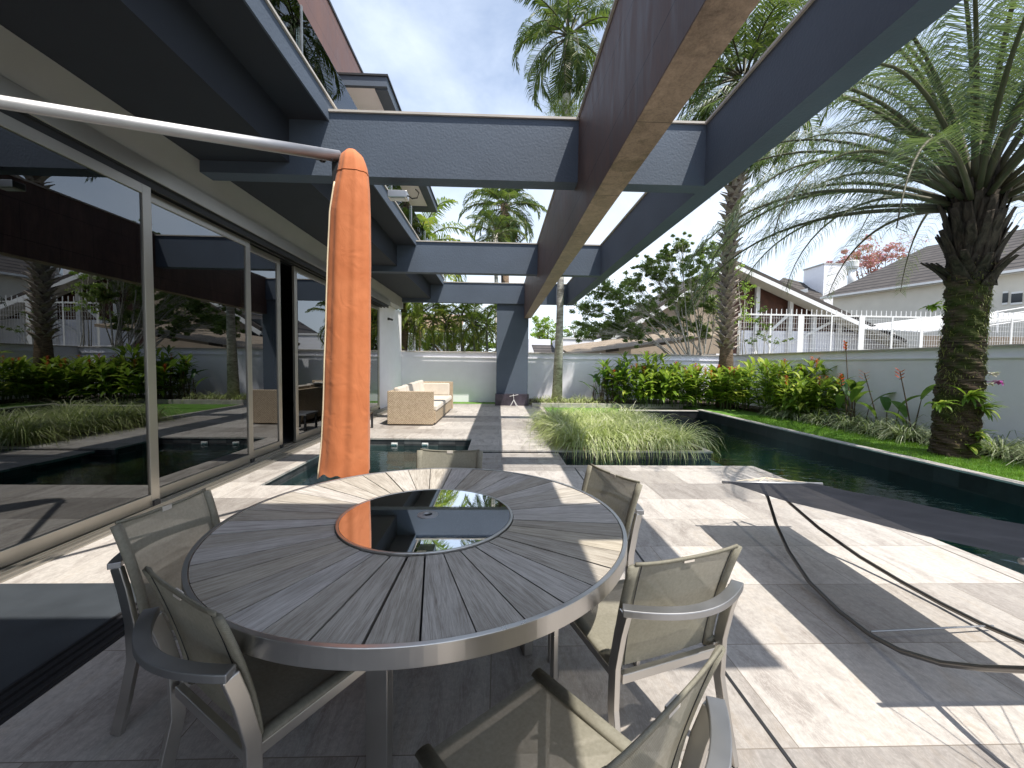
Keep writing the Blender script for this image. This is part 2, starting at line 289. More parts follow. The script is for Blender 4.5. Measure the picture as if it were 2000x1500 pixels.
# ---------------------------------------------------------------- mesh helpers
def origin(o):
    v = Vector((0, 0, 0))
    while o is not None: v += o.location; o = o.parent
    return v
class MB:
    def __init__(s): s.v = []; s.f = []; s.uv = {}
    def box(s, x0, x1, y0, y1, z0, z1):
        b = len(s.v); s.v += [(x, y, z) for z in (z0, z1) for y in (y0, y1) for x in (x0, x1)]
        s.f += [tuple(b+i for i in q) for q in ((0, 2, 3, 1), (4, 5, 7, 6), (0, 1, 5, 4), (2, 6, 7, 3), (0, 4, 6, 2), (1, 3, 7, 5))]; return s
    def bar(s, p, q, w, h, up=(0, 0, 1)):             # rectangular bar from p to q
        p, q = Vector(p), Vector(q); d = (q-p).normalized(); sd_ = d.cross(Vector(up)).normalized(); u = sd_.cross(d)
        b = len(s.v)
        for c in (p, q):
            for a_, e_ in ((-1, -1), (1, -1), (1, 1), (-1, 1)): s.v.append(tuple(c+sd_*a_*w/2+u*e_*h/2))
        s.f += [tuple(b+i for i in f) for f in ((0, 3, 2, 1), (4, 5, 6, 7), (0, 1, 5, 4), (1, 2, 6, 5), (2, 3, 7, 6), (3, 0, 4, 7))]; return s
    def sweep(s, pts, sec, up=(0, 0, 1), scales=None):  # section [(a,b)] swept along pts, a sideways, b up
        pts = [Vector(p) for p in pts]; n = len(sec); b0 = len(s.v)
        for i, p in enumerate(pts):
            d = (pts[min(i+1, len(pts)-1)]-pts[max(i-1, 0)]).normalized()
            sd_ = d.cross(Vector(up)); sd_ = sd_.normalized() if sd_.length > 1e-4 else Vector((1, 0, 0)); u = sd_.cross(d)
            k = scales[i] if scales else 1
            for a_, e_ in sec: s.v.append(tuple(p+sd_*a_*k+u*e_*k))
        for i in range(len(pts)-1):
            for j in range(n):
                a_ = b0+i*n+j; c_ = b0+i*n+(j+1) % n; s.f.append((a_, c_, c_+n, a_+n))
        s.f.append(tuple(b0+j for j in range(n-1, -1, -1))); s.f.append(tuple(b0+(len(pts)-1)*n+j for j in range(n))); return s
    def tube(s, pts, r, n=8, up=(0, 0, 1)):
        if not isinstance(r, (list, tuple)): r = [r]*len(pts)
        return s.sweep(pts, [(math.cos(2*math.pi*j/n), math.sin(2*math.pi*j/n)) for j in range(n)], up, r)
    def ring(s, c, rows, n=96):                        # lathe: rows of (radius, z) closed loop
        b0 = len(s.v); k = len(rows)
        for i in range(n):
            a_ = 2*math.pi*i/n
            for r_, z_ in rows: s.v.append((c[0]+r_*math.cos(a_), c[1]+r_*math.sin(a_), z_))
        for i in range(n):
            for j in range(k):
                s.f.append((b0+i*k+j, b0+((i+1) % n)*k+j, b0+((i+1) % n)*k+(j+1) % k, b0+i*k+(j+1) % k))
        return s
    def lathe(s, c, rows, n=24):                       # open profile with caps
        b0 = len(s.v); k = len(rows)
        for r_, z_ in rows:
            for i in range(n): s.v.append((c[0]+r_*math.cos(2*math.pi*i/n), c[1]+r_*math.sin(2*math.pi*i/n), z_))
        for j in range(k-1):
            for i in range(n): s.f.append((b0+j*n+i, b0+j*n+(i+1) % n, b0+(j+1)*n+(i+1) % n, b0+(j+1)*n+i))
        s.f.append(tuple(b0+i for i in range(n-1, -1, -1))); s.f.append(tuple(b0+(k-1)*n+i for i in range(n))); return s
    def poly(s, pts, uv=None):
        b = len(s.v); s.v += [tuple(p) for p in pts]; s.f.append(tuple(range(b, b+len(pts))))
        if uv: s.uv[len(s.f)-1] = uv
        return s
    def slabpoly(s, pts, th, uvs=None):                # polygon extruded along its normal by -th
        pts = [Vector(p) for p in pts]; n = (pts[1]-pts[0]).cross(pts[2]-pts[0]).normalized(); q = [p-n*th for p in pts]; k = len(pts)
        s.poly(pts, uvs); s.poly(q[::-1])
        for i in range(k): s.poly([pts[i], q[i], q[(i+1) % k], pts[(i+1) % k]])
        return s
    def strip(s, pts, ws, side):                       # flat blade along pts, ws half widths, side vector(s)
        b = len(s.v); m_ = len(pts)
        for i, p in enumerate(pts):
            sv = side[i] if isinstance(side, list) else side
            s.v.append(tuple(p-sv*ws[i])); s.v.append(tuple(p+sv*ws[i]))
        for i in range(m_-1): s.f.append((b+2*i, b+2*i+1, b+2*i+3, b+2*i+2))
        return s
    def build(s, name, mat, parent=None, smooth=False, bevel=0, local=False, loc=None):
        me = bpy.data.meshes.new(name); o = bpy.data.objects.new(name, me); COL.objects.link(o)
        off = Vector((0, 0, 0))
        if loc is not None: o.location = loc
        if parent is not None: o.parent = parent
        if not local: off = origin(o)
        vs = [(a-off.x, b-off.y, c-off.z) for a, b, c in s.v] if off.length else s.v
        me.from_pydata(vs, [], s.f); me.materials.append(MT[mat] if isinstance(mat, str) else mat)
        if s.uv:
            l = me.uv_layers.new(name='UVMap')
            for fi, uv in s.uv.items():
                for k, li in enumerate(me.polygons[fi].loop_indices): l.data[li].uv = uv[k]
        if smooth: me.polygons.foreach_set('use_smooth', [True]*len(me.polygons))
        if bevel:
            md = o.modifiers.new('bevel', 'BEVEL'); md.width = bevel; md.segments = 2; md.limit_method = 'ANGLE'; md.angle_limit = R(40)
        me.update(); return o
def tag(o, label=None, cat=None, group=None, kind=None):
    if label: o['label'] = label
    if cat: o['category'] = cat
    if group: o['group'] = group
    if kind: o['kind'] = kind
    return o
def thing(name, label, cat, loc=(0, 0, 0), rz=0, group=None):
    o = bpy.data.objects.new(name, None); COL.objects.link(o); o.location = loc; o.rotation_euler = (0, 0, rz); o.empty_display_size = .1
    bpy.context.view_layer.update; return tag(o, label, cat, group)
def B(*a): return MB().box(*a)

# ================================================================ SETTING
gx0, gx1, gy0, gy1 = -12, 8.85, -9, 15.9
g = MB(); Z = -.05
for a, b, c, d in ((-700, 700, gy1, 900), (-700, 700, -400, gy0), (-700, gx0, gy0, gy1), (gx1, 700, gy0, gy1)):
    g.poly([(a, c, Z), (b, c, Z), (b, d, Z), (a, d, Z)])
tag(g.build('ground', 'ground'), kind='structure')
rects = [(-3.75, 3.8, -6, 4.9), (-3.75, -2.8, 4.9, 8.0), (-.35, 3.8, 4.9, 5.95), (-3.75, -.5, 8.0, 14.95), (-.5, 1.19, 6.95, 14.95), (1.19, 1.55, 10.5, 13.9), (1.19, 1.2, 10.3, 10.5)][:6]
dk = MB(); dw = MB()
for x0, x1, y0, y1 in rects:
    dk.box(x0, x1, y0, y1, -.028, 0); dw.box(x0+.012 if x0 > -3.7 else x0, x1-.012, y0+.012, y1-.012, -1.3, -.028)
for y0, y1 in ((6.02, 6.43), (6.45, 6.88)): dk.box(-.25, 1.03, y0, y1, -.07, -.03)
tag(dk.build('terrace', 'deck'), kind='structure')
for y0, y1 in ((6.1, 6.8),): dw.box(-.1, .88, y0, y1, -1.3, -.071)
tag(dw.build('pool_side', 'pool'), kind='structure')
# pool: floor, outer black wall and its coping
pf = MB().poly([(-2.9, -6, -1.25), (6.3, -6, -1.25), (6.3, 13, -1.25), (-2.9, 13, -1.25)])
tag(pf.build('pool_floor', 'poolfloor'), kind='structure')
bw = MB().box(6.2, 6.34, -6, 12.6, -1.25, .10).box(3.72, 6.2, 12.5, 12.62, -1.25, .07)
tag(bw.build('canal_wall', tile_wall('black_tile', (.010, .010, .012), (.035, .035, .038), .3, .33)), kind='structure')
cpm = MB()
for k in range(23): y = -6+k*.81; cpm.box(6.19+random.uniform(-.002, .002), 6.36, y+.003, min(y+.807, 12.6), .10, .125+random.uniform(-.0015, .0015))
cpm.box(3.72, 6.188, 12.48, 12.66, .07, .095)
tag(cpm.build('canal_coping', 'coping', bevel=.004), kind='structure')
tag(MB().poly([(-2.86, -6, -.14), (6.22, -6, -.14), (6.22, 12.55, -.14), (-2.86, 12.55, -.14)]).build('water', 'water'), kind='structure')
# thin trims in the deck: border lines and the black drain joint
tr = MB().box(1.098, 1.112, .2, 5.78, .0015, .004)
tag(tr.build('drain_joint', 'dark'), kind='structure')
tb = MB().box(-.34, 3.79, 5.80, 5.806, .001, .0035).box(3.66, 3.666, -3, 5.80, .001, .0035)
tag(tb.build('border_joint', 'coping'), kind='structure')
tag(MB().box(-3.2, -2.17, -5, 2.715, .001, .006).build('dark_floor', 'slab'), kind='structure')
tk = MB().box(-2.17, -1.97, -5, 2.6, .001, .005)
for x in (-2.14, -2.09, -2.04, -1.99): tk.box(x-.004, x+.004, -5, 2.6, .005, .02)
tag(tk.build('floor_track', 'dark'), kind='structure')
# garden beds and lawn
lw = MB().box(6.34, 8.72, -6, 15.8, -.2, .10).box(1.552, 3.70, 10.5, 12.64, -.3, -.004).box(1.552, 6.34, 12.64, 13.9, -.3, .006).box(-3.6, 1.15, 14.96, 15.8, -.3, -.01)
tag(lw.build('lawn', 'lawn'), kind='structure')
bd = MB().box(7.75, 8.71, -6, 15.8, .101, .14).box(1.2, 7.75, 14.02, 15.8, -.2, .145)
tag(bd.build('garden_bed', 'soil'), kind='structure')
tag(MB().box(1.15, 6.9, 13.9, 14.02, -.1, .15).build('bed_kerb', 'coping', bevel=.004), kind='structure')
hl = MB()
for i in range(24):
    a = i/23; x = -90+a*95; z = 14*math.exp(-((a-.28)/.25)**2)+2.5*math.sin(a*9)+1; x2 = -90+(i+1)/23*95; a2 = (i+1)/23; z2 = 14*math.exp(-((a2-.28)/.25)**2)+2.5*math.sin(a2*9)+1
    hl.poly([(x, 170, -1), (x2, 170, -1), (x2, 190, z2), (x, 190, z)]); hl.poly([(x, 190, z), (x2, 190, z2), (x2, 230, -1), (x, 230, -1)])
tag(hl.build('hill', 'hill', smooth=True), kind='structure')

# ================================================================ GARDEN WALLS
WY, WX, WT = 15.82, 8.72, 1.875
t = thing('garden_wall', 'long white rendered wall closing the back of the terrace', 'wall', (2, WY, 0))
B(-3.9, WX+.15, WY, WY+.15, -.2, WT).build('wall', 'white', t)
MB().box(-3.9, WX+.15, WY-.035, WY, WT-.2, WT-.17).build('moulding', 'white', t)
MB().box(-3.92, WX+.2, WY-.06, WY+.2, WT, WT+.035).build('coping', 'cap', t, bevel=.004)
t = thing('garden_wall', 'shaded white wall running along the lawn and canal on the right', 'wall', (WX, 5, 0))
B(WX, WX+.15, -6, WY-.002, -.2, WT).build('wall', 'white', t)
MB().box(WX-.035, WX, -6, WY-.04, WT-.2, WT-.17).build('moulding', 'white', t)
MB().box(WX-.06, WX+.2, -6, WY-.065, WT, WT+.035).build('coping', 'cap', t, bevel=.004)

# ================================================================ HOUSE
H = thing('house', 'modern house with glass sliding doors and an overhanging balcony', 'house', (-3.5, 5, 0))
HX = -3.40
m = MB().box(-3.75, HX, -6, 14.9, 3.36, 3.72).box(-3.95, -3.68, 12.95, 15.8, 0, 3.36).box(-3.75, -3.68, 12.8, 12.95, 0, 3.14)
m.build('wall', 'wallgrey', H)
MB().box(-3.72, -3.675, 12.955, 15.81, .002, 3.355).build('end_wall', 'white', H)
MB().box(-3.75, HX+.05, -6, 13.0, 3.2, 3.358).build('door_header', 'alu', H, bevel=.004)
tr_ = MB()
for x in (-3.40, -3.50, -3.60, -3.70): tr_.box(x-.012, x+.012, -6, 12.9, 3.125, 3.2)
tr_.box(-3.76, -3.36, -6, 12.9, 3.192, 3.199); tr_.build('top_track', 'dark', H)
ts = MB().box(-3.76, -3.22, -6, 12.9, .001, .012)
for x in (-3.25, -3.30, -3.35, -3.45, -3.55, -3.65): ts.box(x-.006, x+.006, -6, 12.9, .012, .03)
ts.build('sill_track', 'alu', H)
def door(x, y0, y1, handle=False):
    z0, z1, w_ = .03, 3.125, .10
    f = MB().box(x-.022, x+.022, y0, y0+w_, z0, z1).box(x-.022, x+.022, y1-w_, y1, z0, z1).box(x-.0215, x+.0215, y0+w_, y1-w_, z0, z0+.115).box(x-.0215, x+.0215, y0+w_, y1-w_, z1-.09, z1)
    d = f.build('sliding_door', 'alu', H, bevel=.003)
    MB().box(x-.006, x+.006, y0+w_, y1-w_, z0+.115, z1-.09).build('glass_pane', 'doorglass', d)
    if handle: MB().box(x+.022, x+.05, y1-.065, y1-.035, 1.0, 1.35).build('handle', 'dark', d, bevel=.004)
    MB().box(x+.022, x+.045, y1-.09, y1-.02, z0, z0+.05).build('roller_cap', 'dark', d)
door(-3.40, -1.6, 1.2); door(-3.40, 1.15, 4.20); door(-3.50, 4.12, 5.97); door(-3.60, 5.87, 6.96); door(-3.60, 7.42, 10.3, True); door(-3.66, 10.2, 12.8)
# interior
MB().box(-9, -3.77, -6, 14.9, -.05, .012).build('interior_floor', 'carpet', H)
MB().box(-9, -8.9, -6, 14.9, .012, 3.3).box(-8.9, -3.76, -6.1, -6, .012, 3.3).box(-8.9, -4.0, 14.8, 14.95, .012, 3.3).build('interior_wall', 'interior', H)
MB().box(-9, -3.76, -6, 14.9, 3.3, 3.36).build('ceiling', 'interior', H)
# upper floor
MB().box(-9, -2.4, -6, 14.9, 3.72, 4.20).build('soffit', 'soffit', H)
MB().box(-9, -1.97, -6, 14.9, 4.201, 4.42).build('balcony_slab', 'soffit', H); MB().box(-1.969, -1.95, -6, 14.9, 4.195, 4.4195).build('fascia', 'navy', H)  # slab underside takes a darkened tone for shade; only the fascia keeps navy
MB().box(-9, -1.93, -6, 14.9, 4.42, 4.445).build('balcony_edge', 'cap', H)
MB().box(-9, -3.36, -5, 16, 4.446, 8.40).build('upper_wall', 'brown', H)
MB().box(-9.02, -3.34, -5, 16, 8.40, 8.46).build('roof_cap', 'dark', H)
for y0 in range(-5, 15, 2): MB().box(-2.306, -2.294, y0+.02, min(y0+1.98, 14.9), 4.50, 5.50).build('glass_panel', 'railglass', H)
MB().box(-2.33, -2.27, -5, 14.9, 4.447, 4.499).build('rail_channel', 'whitemetal', H)
for y0 in range(-5, 16, 2): MB().box(-2.315, -2.285, y0-.015, y0+.015, 4.501, 5.52).build('rail_clamp', 'steel', H)
e = MB().box(-3.358, -2.36, 8.87, 8.95, 7.13, 7.32).box(-3.358, -2.36, 15.4, 15.9, 7.1, 7.32).box(-2.62, -2.36, 8.951, 15.4, 7.1, 7.32)
e.build('upper_eave', 'navy', H); MB().box(-3.358, -2.621, 8.951, 15.4, 7.14, 7.3).build('eave_soffit', 'white', H)
MB().box(-3.357, -2.33, 8.84, 15.93, 7.321, 7.36).build('eave_cap', 'dark', H)

# interior things seen through the open door
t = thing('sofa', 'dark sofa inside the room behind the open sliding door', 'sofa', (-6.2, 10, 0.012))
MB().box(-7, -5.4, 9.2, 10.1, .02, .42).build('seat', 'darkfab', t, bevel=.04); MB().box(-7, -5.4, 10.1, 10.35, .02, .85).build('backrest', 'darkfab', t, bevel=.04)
t = thing('coffee_table', 'low pale table standing inside the room behind the glass', 'table', (-5.3, 8.2, 0.012))
MB().box(-5.9, -4.9, 7.9, 8.5, .36, .41).build('tabletop', 'offwhite', t, bevel=.004)
for x in (-5.87, -4.97):
    for y in (7.93, 8.43): MB().box(x, x+.04, y, y+.04, .012, .36).build('leg', 'steel', t)

# ================================================================ PERGOLA
G = thing('pergola', 'dark blue grey rendered pergola with a rusty clad middle beam', 'pergola', (.5, 7, 0))
zb, zt = 3.59, 4.29
for y, x0, bw_, bo_ in ((4.90, HX, .22, .025), (9.88, HX, .22, .025), (14.72, HX, .18, .006)):
    for xa, xb in ((x0, .90), (1.14, 2.40)):
        o = MB().box(xa, xb, y, y+bw_, zb, zt).build('cross_beam', 'navy', G)
        ca = -2.42 if xa < 0 else xa+.002
        MB().box(max(ca, xa), xb-.002, y-.025, y+bw_+bo_, zt, zt+.025).build('cap_stone', 'cap', o)
o = MB().box(2.40, 2.64, .72, 14.94, zb, zt).build('side_beam', 'navy', G); MB().box(2.375, 2.665, .70, 14.97, zt+.0005, zt+.026).build('cap_stone', 'cap', o)
o = MB().box(.90, 1.14, -3, 14.78, 3.094, zt+.03).build('clad_beam', 'corten', G); MB().box(.88, 1.16, -3, 14.80, zt+.031, zt+.056).build('cap_stone', 'cap', o)
MB().box(.902, 1.138, -3, 14.778, 3.088, 3.0935).build('beam_underside', 'rust', G)
MB().box(-.07, 1.06, 14.80, 14.99, 0, zb).build('column', 'navy', G)
MB().box(HX+.01, .898, -3, .94, 3.62, 4.27).build('shade_slab', 'navy', G); MB().box(1.142, 2.398, .72, .94, zb, 4.29).build('cross_beam', 'navy', G)  # roof slab is unseen, added overhead to shade the table and left floor
o = MB().box(-3.39, -2.41, -3, -2.9, 3.60, 3.61).build('anchor_plate', 'steel', G)

t = thing('floodlight', 'small floodlight with a loose cable hung under the first cross beam', 'floodlight', tuple(at(778, 372, 5.0)))
c = at(778, 372, 5.0)
MB().box(c.x-.11, c.x+.11, 4.93, 5.07, c.z-.10, c.z-.02).build('housing', 'steel', t, bevel=.006)
MB().box(c.x-.085, c.x+.085, 4.95, 5.05, c.z-.106, c.z-.1005).build('lens', 'lens', t)
MB().bar((c.x+.02, 5.0, c.z-.02), (c.x+.02, 5.0, 3.589), .03, .012).build('bracket', 'dark', t)
MB().tube([(c.x+.1, 5.0, c.z-.05), (c.x+.16, 5.0, c.z-.09), (c.x+.22, 5, c.z-.08), (c.x+.24, 5, c.z-.02), (c.x+.2, 5, c.z+.02)], .007, 6).build('cable', 'dark', t, smooth=True)

t = thing('security_camera', 'small security camera on the white end wall of the house', 'camera', (-3.66, 13.9, 2.9))
MB().box(-3.675, -3.62, 13.86, 13.94, 2.86, 2.94).build('mount', 'dark', t, bevel=.005); MB().tube([(-3.62, 13.9, 2.9), (-3.5, 13.8, 2.86)], .03, 10).build('housing', 'dark', t)

t = thing('column_plinth', 'low dark marble plinth at the foot of the dark column', 'plinth', (.5, 14.6, 0))
MB().box(-.1, 1.08, 14.45, 14.795, .0, .40).build('block', 'marble', t, bevel=.005)
t = thing('wire_stand', 'thin white wire stand on the floor before the dark column', 'stand', (.55, 14.3, 0))
f = MB()
for a in range(4): f.tube([(.55, 14.3, .22), (.55+.16*math.cos(a*1.57+.6), 14.3+.1*math.sin(a*1.57+.6), 0.001)], .008, 6)
f.tube([(.55, 14.3, .22), (.53, 14.3, .42)], .008, 6); f.tube([(.40, 14.3, .34), (.7, 14.3, .40)], .008, 6); f.build('frame', 'whitemetal', t)

# ================================================================ UMBRELLA
uy = 3.35; top = at(686, 293, uy); bot = at(674, 925, uy)
U = thing('parasol', 'closed orange cantilever parasol hanging from a steel arm', 'parasol', (-2.75, 1.35, 0))
NS, NR = 72, 54; cv = MB()
prof = [(0, 16), (.004, 28), (.012, 36), (.03, 45), (.06, 54), (.12, 66), (.2, 76), (.35, 81), (.6, 85), (.8, 88), (.95, 94), (1, 97)]
cx = [(0, 686), (.06, 689), (.2, 684), (.5, 681), (.8, 678), (1, 673.5)]
def interp(tb, s_):
    for (a, b), (c, d) in zip(tb[:-1], tb[1:]):
        if s_ <= c: k = (s_-a)/(c-a); return b+(d-b)*k
    return tb[-1][1]
rnd = [random.uniform(0, 6.28) for _ in range(8)]
for i in range(NR+1):
    s_ = i/NR; wd = interp(prof, s_)*.00415/2*(uy/3.35); u_ = interp(cx, s_); v_ = 293+s_*(925-293); c = at(u_, v_, uy)
    for j in range(NS):
        a = 2*math.pi*j/NS
        fold = 1+.05*math.sin(4*a+rnd[0]+s_*.5)*min(1, s_*6)+.03*math.sin(9*a+rnd[1]-s_*1.0)+.014*math.sin(15*a+rnd[2]+1.5*s_)+.014*math.sin(3*a+s_*19+rnd[3])*s_**2+.010*math.sin(5*a-s_*37+rnd[4])*s_**2
        rx = wd*fold; ry = wd*.78*fold
        zz = c.z+(.022*math.sin(3*a+1.1)+.012*math.sin(11*a) if i == NR else 0)
        cv.v.append((c.x+rx*math.cos(a), c.y+ry*math.sin(a), zz))
for i in range(NR):
    for j in range(NS): cv.f.append((i*NS+j, i*NS+(j+1) % NS, (i+1)*NS+(j+1) % NS, (i+1)*NS+j))
cv.f.append(tuple(range(NS-1, -1, -1)))
can = cv.build('canopy_cover', 'orange', U, smooth=True)
zp = []; 
for i in range(6, NR+1):
    k = i*NS+int(NS*.62); zp.append(Vector(cv.v[k])+Vector((-.003, -.003, 0)))
MB().tube(zp, .006, 6).build('zip_strip', 'ivory', can, smooth=True)
zp2 = [Vector(cv.v[i*NS+int(NS*.595)])+Vector((-.002, -.002, 0)) for i in range(6, NR+1)]
MB().tube(zp2, .0035, 5).build('zip_strip', 'ivory', can, smooth=True)
sm = [Vector(cv.v[4*NS+j])*1.0 for j in range(NS)]; sm = [p+Vector(((p.x-top.x)*.015, (p.y-uy)*.015, 0)) for p in sm]+[sm[0]]
MB().tube(sm, .003, 4).build('seam', 'orange', can, smooth=True)
MB().tube([(bot.x, uy, bot.z+.12), (bot.x, uy, bot.z-.09)], .022, 10).build('pole_end', 'dark', U)
A1 = at(664, 306, uy); A0 = at(0, 199, 2.1); Ae = A0+(A0-A1)*.30
sec = [(.022*math.cos(k*math.pi/8), .036*math.sin(k*math.pi/8)) for k in range(16)]
MB().sweep([Ae, A0, (A0+A1)/2, A1], sec, scales=[.9, .9, 1.1, 1.25]).build('arm', 'brightsteel', U, smooth=True)
MB().bar(A1+Vector((-.03, 0, -.02)), A1+Vector((-.03, 0, -.26)), .05, .05, (0, 1, 0)).build('hub', 'dark', U, bevel=.004)
hk = A1+Vector((-.11, -.06, -.07)); MB().ring((hk.x, hk.y), [(.018, hk.z), (.012, hk.z+.012), (.018, hk.z+.02), (.026, hk.z+.01)], 14).box(hk.x-.05, hk.x+.08, hk.y-.006, hk.y+.006, hk.z+.012, hk.z+.028).build('crank_ring', 'dark', U)
mx_ = Vector((Ae.x, Ae.y, 0)); MB().tube([(Ae.x, Ae.y, .04), (Ae.x, Ae.y, Ae.z+.15)], .045, 16).build('mast', 'brightsteel', U, smooth=True)
MB().box(Ae.x-.55, Ae.x+.1, Ae.y-.6, Ae.y+.1, .021, .07).build('base', 'steel', U, bevel=.006)

# ================================================================ ROUND TABLE
TC = (-.324, 1.922); TT = .75
T = thing('round_table', 'round grey weathered wood table with a mirror glass centre', 'table', (*TC, 0))
NB = 38; wd = MB(); off0 = R(-91)
for k in range(NB):
    a0 = off0+k*2*math.pi/NB; a1 = a0+2*math.pi/NB; gp = .0032+(.0035 if k in (0, 37) else 0)*0.9+random.uniform(0, .0012)
    zt_ = TT-.003+random.uniform(-.0015, .0015); rows = []
    n = 3; ri, ro = .404, .884
    P = []
    for r_ in (ri, ro):
        for q in range(n+1):
            a = a0+(a1-a0)*q/n; am = (a0+a1)/2
            # keep straight parallel gaps: shift edges inward by a constant distance
            da = (gp/r_)*(1-2*q/n); a += da
            P.append((TC[0]+r_*math.cos(a), TC[1]+r_*math.sin(a), r_, (a-am)*r_))
    b = len(wd.v)
    for x_, y_, _, _ in P: wd.v.append((x_, y_, zt_))
    for x_, y_, _, _ in P: wd.v.append((x_, y_, zt_-.022))
    for q in range(n):
        f = (b+q, b+n+1+q, b+n+2+q, b+q+1); wd.f.append(f); wd.uv[len(wd.f)-1] = [(P[i-b][2], P[i-b][3]) for i in f]
        o_ = 2*(n+1); wd.f.append((b+o_+q, b+o_+q+1, b+o_+n+2+q, b+o_+n+1+q)); wd.uv[len(wd.f)-1] = [(0, 0)]*4
        for u0, u1 in ((q+1, q), (n+1+q, n+2+q)): wd.f.append((b+u0, b+u1, b+o_+u1, b+o_+u0)); wd.uv[len(wd.f)-1] = [(P[u0][2], P[u0][3]), (P[u1][2], P[u1][3]), (P[u1][2], P[u1][3]+.02), (P[u0][2], P[u0][3]+.02)]
    for u0, u1 in ((0, n+1), (2*n+1, n)): wd.f.append((b+u0, b+u1, b+2*(n+1)+u1, b+2*(n+1)+u0)); wd.uv[len(wd.f)-1] = [(P[u0][2], P[u0][3]), (P[u1][2], P[u1][3]), (P[u1][2], P[u1][3]+.02), (P[u0][2], P[u0][3]+.02)]
wd.build('tabletop', 'wood', T, bevel=.0015)
MB().ring(TC, [(.888, TT-.06), (.888, TT), (.905, TT), (.905, TT-.06)], 160).build('rim', 'steel', T, smooth=False, bevel=.002)
MB().ring(TC, [(.30, TT-.045), (.30, TT-.035), (.886, TT-.035), (.886, TT-.045)], 96).build('under_tray', 'gap', T)
MB().ring(TC, [(.388, TT-.012), (.388, TT+.007), (.400, TT+.007), (.400, TT-.012)], 128).build('inner_ring', 'steel', T, bevel=.0015)
ls = MB().ring(TC, [(.036, TT-.004), (.036, TT+.006), (.3865, TT+.006), (.3865, TT-.004)], 128); L = ls.build('lazy_susan', 'mirror', T)
h_ = MB().ring(TC, [(.020, TT+.002), (.022, TT+.0095), (.048, TT+.0075), (.048, TT+.0065), (.036, TT+.0062), (.034, TT-.02)], 48); h_.build('hole_ring', 'brightsteel', L)
MB().lathe(TC, [(.035, TT-.06), (.035, TT-.02)], 24).tube([(TC[0]-.03, TC[1], TT-.012), (TC[0]+.03, TC[1]+.005, TT-.012)], .005, 6).build('socket', 'dark', T)
for a in (-100, 15, 135):
    x_, y_ = TC[0]+.50*math.cos(R(a)), TC[1]+.50*math.sin(R(a))
    MB().bar((x_, y_, 0), (x_, y_, TT-.06), .08, .045, (math.cos(R(a)), math.sin(R(a)), 0)).build('leg', 'steel', T, bevel=.003)
fr = MB()
for a in (-100, 15, 135): fr.bar((TC[0], TC[1], TT-.056), (TC[0]+.87*math.cos(R(a)), TC[1]+.87*math.sin(R(a)), TT-.056), .05, .02)
fr.build('support_frame', 'steel', T)

